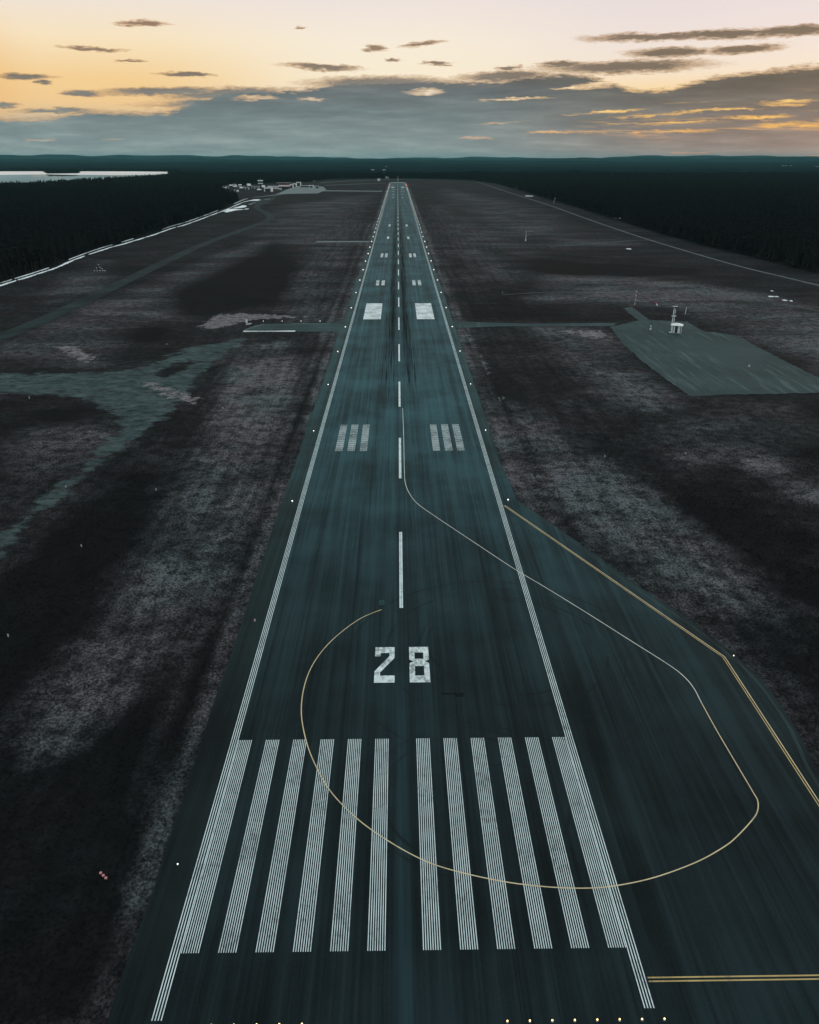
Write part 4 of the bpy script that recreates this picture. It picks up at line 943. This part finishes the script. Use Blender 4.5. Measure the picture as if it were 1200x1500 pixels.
pp = [(.35, 0, 11.7), (1.05, 0, 11.35), (1.6, 0, 10.6), (1.95, 0, 9.9)]; rr = (.42, .38, .30, .22)
for k in range(3): b = MB(); b.tube(pp[k], pp[k + 1], rr[k], rr[k + 1], 10, False); b.build('sock_band', M['red' if k != 1 else 'mastwhite'], ws_)
x, y = at(1000.5, 486); t_ = thing('whip_antenna', 'slim pole with white upper tube right of the equipment hut', 'antenna', (x, y + 1, -.03), 0)
b = MB(); b.tube((0, 0, 0), (.2, 0, 7.6), .035, .035, 6); b.build('pole', M['dark_metal'], t_); b = MB(); b.tube((.2, 0, 7.6), (.45, 0, 10.4), .12, .09, 8); b.build('tube', M['mastwhite'], t_)
x, y = at(1093.5, 553.5); t_ = banded_mast((x, y, -.03), 4.6, 7, .055, 'thin red post with white box near its top on the right apron edge', R(3), ('red', 'dark_metal'), 'obstacle_post')
b = MB(); b.box(-.16, .16, -.16, .16, 4.0, 4.6); b.build('lamp_box', M['mastwhite'], t_); b = MB(); b.tube((0, 0, 4.6), (0, 0, 5.1), .12, .05, 8); b.build('red_lamp', M['red'], t_)
x, y = at(770, 353); t_ = thing('weather_mast', 'lone grey mast with a short arm standing on the heath right of the runway', 'mast', (x, y, -.1), 0)
b = MB(); b.tube((0, 0, 0), (.3, 0, 9), .22, .12, 6); b.build('pole', M['mastwhite'], t_); b = MB(); b.tube((-1, 0, 8.4), (6.5, 0, 8.8), .10, .08, 6); b.build('arm', M['metal'], t_); b = MB(); b.box(-.5, .5, -.4, .4, 0, 1.6); b.build('cabinet', M['mastwhite'], t_)
x, y = at(811, 297.5); t_ = thing('road_mast', 'short slanting mast beside the right perimeter road', 'mast', (x, y, -.1), 0); b = MB(); b.tube((0, 0, 0), (2, 0, 8), .3, .2, 6); b.build('pole', M['metal'], t_); b = MB(); b.box(1.4, 2.6, -.4, .4, 7.6, 8.2); b.build('head', M['mastwhite'], t_)
x, y = at(583, 266); t_ = thing('approach_mast', 'thin mast standing just beyond the far end of the runway', 'mast', (x, y, -.1), 0)
b = MB(); b.tube((0, 0, 0), (0, 0, 17), .8, .5, 6); b.build('pole', M['metal'], t_); b = MB(); b.box(-4, 4, -.3, .3, 5, 6); b.build('crossbar', M['metal'], t_)

# ------------------------------------------------------------------ terminal and village, far left
def building(px, py, w_, d_, h_, label, roof='roof', wall='wallwhite', rz=0, doors=0, gable=False, cat='building', wins=0):
    x, y = at(px, py); t_ = thing('building', label, cat, (x, y, -.1), R(rz))
    b = MB(); b.box(-w_ / 2, w_ / 2, 0, d_, 0, h_); b.build('wall', M[wall], t_)
    b = MB()
    if gable:
        o_ = .4; b.v = [(-w_ / 2 - o_, -o_, h_ + .01), (w_ / 2 + o_, -o_, h_ + .01), (w_ / 2 + o_, d_ + o_, h_ + .01), (-w_ / 2 - o_, d_ + o_, h_ + .01), (-w_ / 2 - o_, d_ / 2, h_ + d_ * .28), (w_ / 2 + o_, d_ / 2, h_ + d_ * .28)]
        b.f = [(0, 3, 2, 1), (0, 1, 5, 4), (3, 4, 5, 2), (0, 4, 3), (1, 2, 5)]
    else: b.box(-w_ / 2 - .3, w_ / 2 + .3, -.3, d_ + .3, h_ + .01, h_ + .6)
    b.build('roof', M[roof], t_)
    for k in range(doors):
        cw = w_ / doors; b = MB(); b.box(-w_ / 2 + cw * (k + .14), -w_ / 2 + cw * (k + .86), -.12, -.01, .1, h_ * .78); b.build('door', M['darkpanel'], t_)
    for k in range(wins):
        cw = w_ / wins; b = MB(); b.box(-w_ / 2 + cw * (k + .25), -w_ / 2 + cw * (k + .75), -.1, -.01, h_ * .35, h_ * .72); b.build('window', M['glass'], t_)
    return t_
building(392.5, 280.8, 17, 14, 8.5, 'white hangar with one wide dark door, nearest of the terminal buildings', doors=1, rz=-6)
building(400, 276.5, 26, 12, 5.5, 'long low white terminal wing behind the nearest hangar', wall='wallwhite', roof='roof', wins=8)
building(384, 277.5, 12, 12, 6, 'small pale building at the foot of the control tower', roof='roof', gable=True, doors=1)
building(416, 272.4, 38, 14, 7.5, 'long hangar with rose coloured roof behind the terminal apron', roof='roofpink', wall='darkpanel', doors=4)
building(416.5, 276.3, 28, 12, 5, 'low building with rose roof in front of the long hangar', roof='roofpink', wall='darkpanel', wins=5, gable=True)
building(427, 275.2, 9, 10, 8, 'first white box hangar at the left end of the apron row', doors=1)
building(431.5, 273.6, 9, 10, 8, 'second white box hangar in the apron row, in the middle', doors=1)
building(437.5, 271.8, 12, 12, 8.5, 'third white box hangar in the apron row, farthest back', doors=1)
building(456, 274.6, 11, 8, 5, 'white shed standing alone on the terminal apron', doors=1)
building(464.5, 275.6, 7, 7, 4.5, 'small dark sided shed right of the white shed on the apron', doors=1, wall='darkpanel')
building(447, 274.2, 24, 8, 3.4, 'low pale canopy roof at the back of the terminal apron', wall='darkpanel')
building(409, 278.6, 9, 8, 4, 'small white garage between the terminal and the apron', doors=2)
# control tower
x, y = at(382.5, 279.6); tw = thing('control_tower', 'slim control tower with two pale projecting decks above the terminal trees', 'tower', (x, y, -.1), 0)
b = MB(); b.box(-2.2, 2.2, -2.2, 2.2, 0, 15.5); b.build('shaft', M['darkpanel'], tw); b = MB(); b.box(-5, 5, -5, 5, 15.5, 17.2); b.build('deck', M['wallwhite'], tw)
b = MB(); b.box(-3.6, 3.6, -3.6, 3.6, 17.2, 21); b.build('cab', M['glass'], tw); b = MB(); b.box(-5.4, 5.4, -5.4, 5.4, 21, 23); b.build('roof', M['wallwhite'], tw); b = MB(); b.tube((0, 0, 23), (0, 0, 27), .3); b.build('antenna', M['metal'], tw)
vill = [(325, 276), (329, 279), (333, 275.6), (338, 274), (343, 273.4), (345, 277), (349, 275), (353, 278), (357, 276.4), (352, 273.4), (362, 277.6), (366, 275.4), (371, 276), (364, 273.6), (345, 281), (330, 282), (376, 276), (379, 281)]
hv = None
for i, (px, py) in enumerate(vill):
    kinds = [('wallwhite', 'darkroof', 'small white house with dark roof in the far village left of the terminal'), ('darkpanel', 'roof', 'small dark house with pale roof in the far village left of the terminal')]
    wl, rf, lb = kinds[i % 2]; t_ = building(px, py, random.uniform(7, 10), 8, random.uniform(3.4, 5.5), lb, rf, wl, random.uniform(-35, 35), 1, True, 'house', 2); t_.name = 'house'; t_['group'] = ['white houses of the far village', 'pale roofed houses of the far village'][i % 2]
def make_car(loc, rz, label, group):
    t_ = thing('parked_car', label, 'car', loc, rz, group)
    b = MB(); b.box(-2.2, 2.2, -.9, .9, .35, .95); b.build('body', M['car'], t_); b = MB(); b.v = [(-1.3, -.8, .95), (1.5, -.8, .95), (1.5, .8, .95), (-1.3, .8, .95), (-.8, -.7, 1.5), (1.1, -.7, 1.5), (1.1, .7, 1.5), (-.8, .7, 1.5)]
    b.f = [(0, 1, 5, 4), (1, 2, 6, 5), (2, 3, 7, 6), (3, 0, 4, 7), (4, 5, 6, 7)]; b.build('cabin', M['glass'], t_)
    for x in (-1.4, 1.4):
        for y in (-.86, .86): b = MB(); b.tube((x, y - .1, .35), (x, y + .1, .35), .35, .35, 10); b.build('wheel', M['tyre'], t_)
    return t_
c0 = None
for i, (px, py) in enumerate([(366, 300), (369, 298.6), (372, 297.4), (367, 299.3), (390, 293), (394, 292), (447, 278), (470, 276.4)]):
    x, y = at(px, py)
    if c0 is None: c0 = make_car((x, y, -.03), .4, 'silver car parked on the tarmac near the terminal', 'cars parked near the terminal')
    else: dup(c0, (x, y, -.03), random.uniform(0, 3))
for px, py, lb in ((555, 264.8, 'tiny pale hut beyond the far end of the runway, left of the mast'), (566, 261.2, 'long pale shed at the forest edge beyond the runway end'), (546, 253.5, 'pale farm roof among the far forest beyond the runway'), (563, 253.6, 'second pale farm roof right of the first in the far forest'), (700, 262.6, 'white cabin at the forest edge right of the runway end')):
    building(px, py, 16 if py < 262 else 9, 10, 16 if py < 256 else 6, lb, gable=False, cat='hut')
for i, (px, py) in enumerate([(1147, 246.5), (1152, 246), (1159, 246.3), (1167, 245), (1198, 248), (1194, 247.4), (546 + 20, 248)]):
    building(px, py, 14, 12, 17, 'pale distant house roof rising from the far forest on the right' if px > 700 else 'lone pale house in the far forest ahead', cat='house')['group'] = 'distant houses on the right' if px > 700 else 'distant house ahead'

# ------------------------------------------------------------------ haze
hm_ = bpy.data.materials.new('haze_air'); hm_.use_nodes = True; t = NT(hm_.node_tree); t.n.clear()
pv = t.new('ShaderNodeVolumePrincipled'); pv.inputs['Color'].default_value = (.19, .56, .60, 1); pv.inputs['Density'].default_value = 1.9e-5; pv.inputs['Anisotropy'].default_value = 0
ou = t.new('ShaderNodeOutputMaterial'); t.l.new(pv.outputs[0], ou.inputs['Volume'])
b = MB(); b.box(-36500, 36500, -4500, 36500, -1.6, 190); b.f = [tuple(f) for f in b.f]; hz = b.build('haze', hm_, kind='stuff'); tag(hz, 'thin bluish haze over the whole airfield and the forest', 'haze')
S.cycles.volume_max_steps = 64
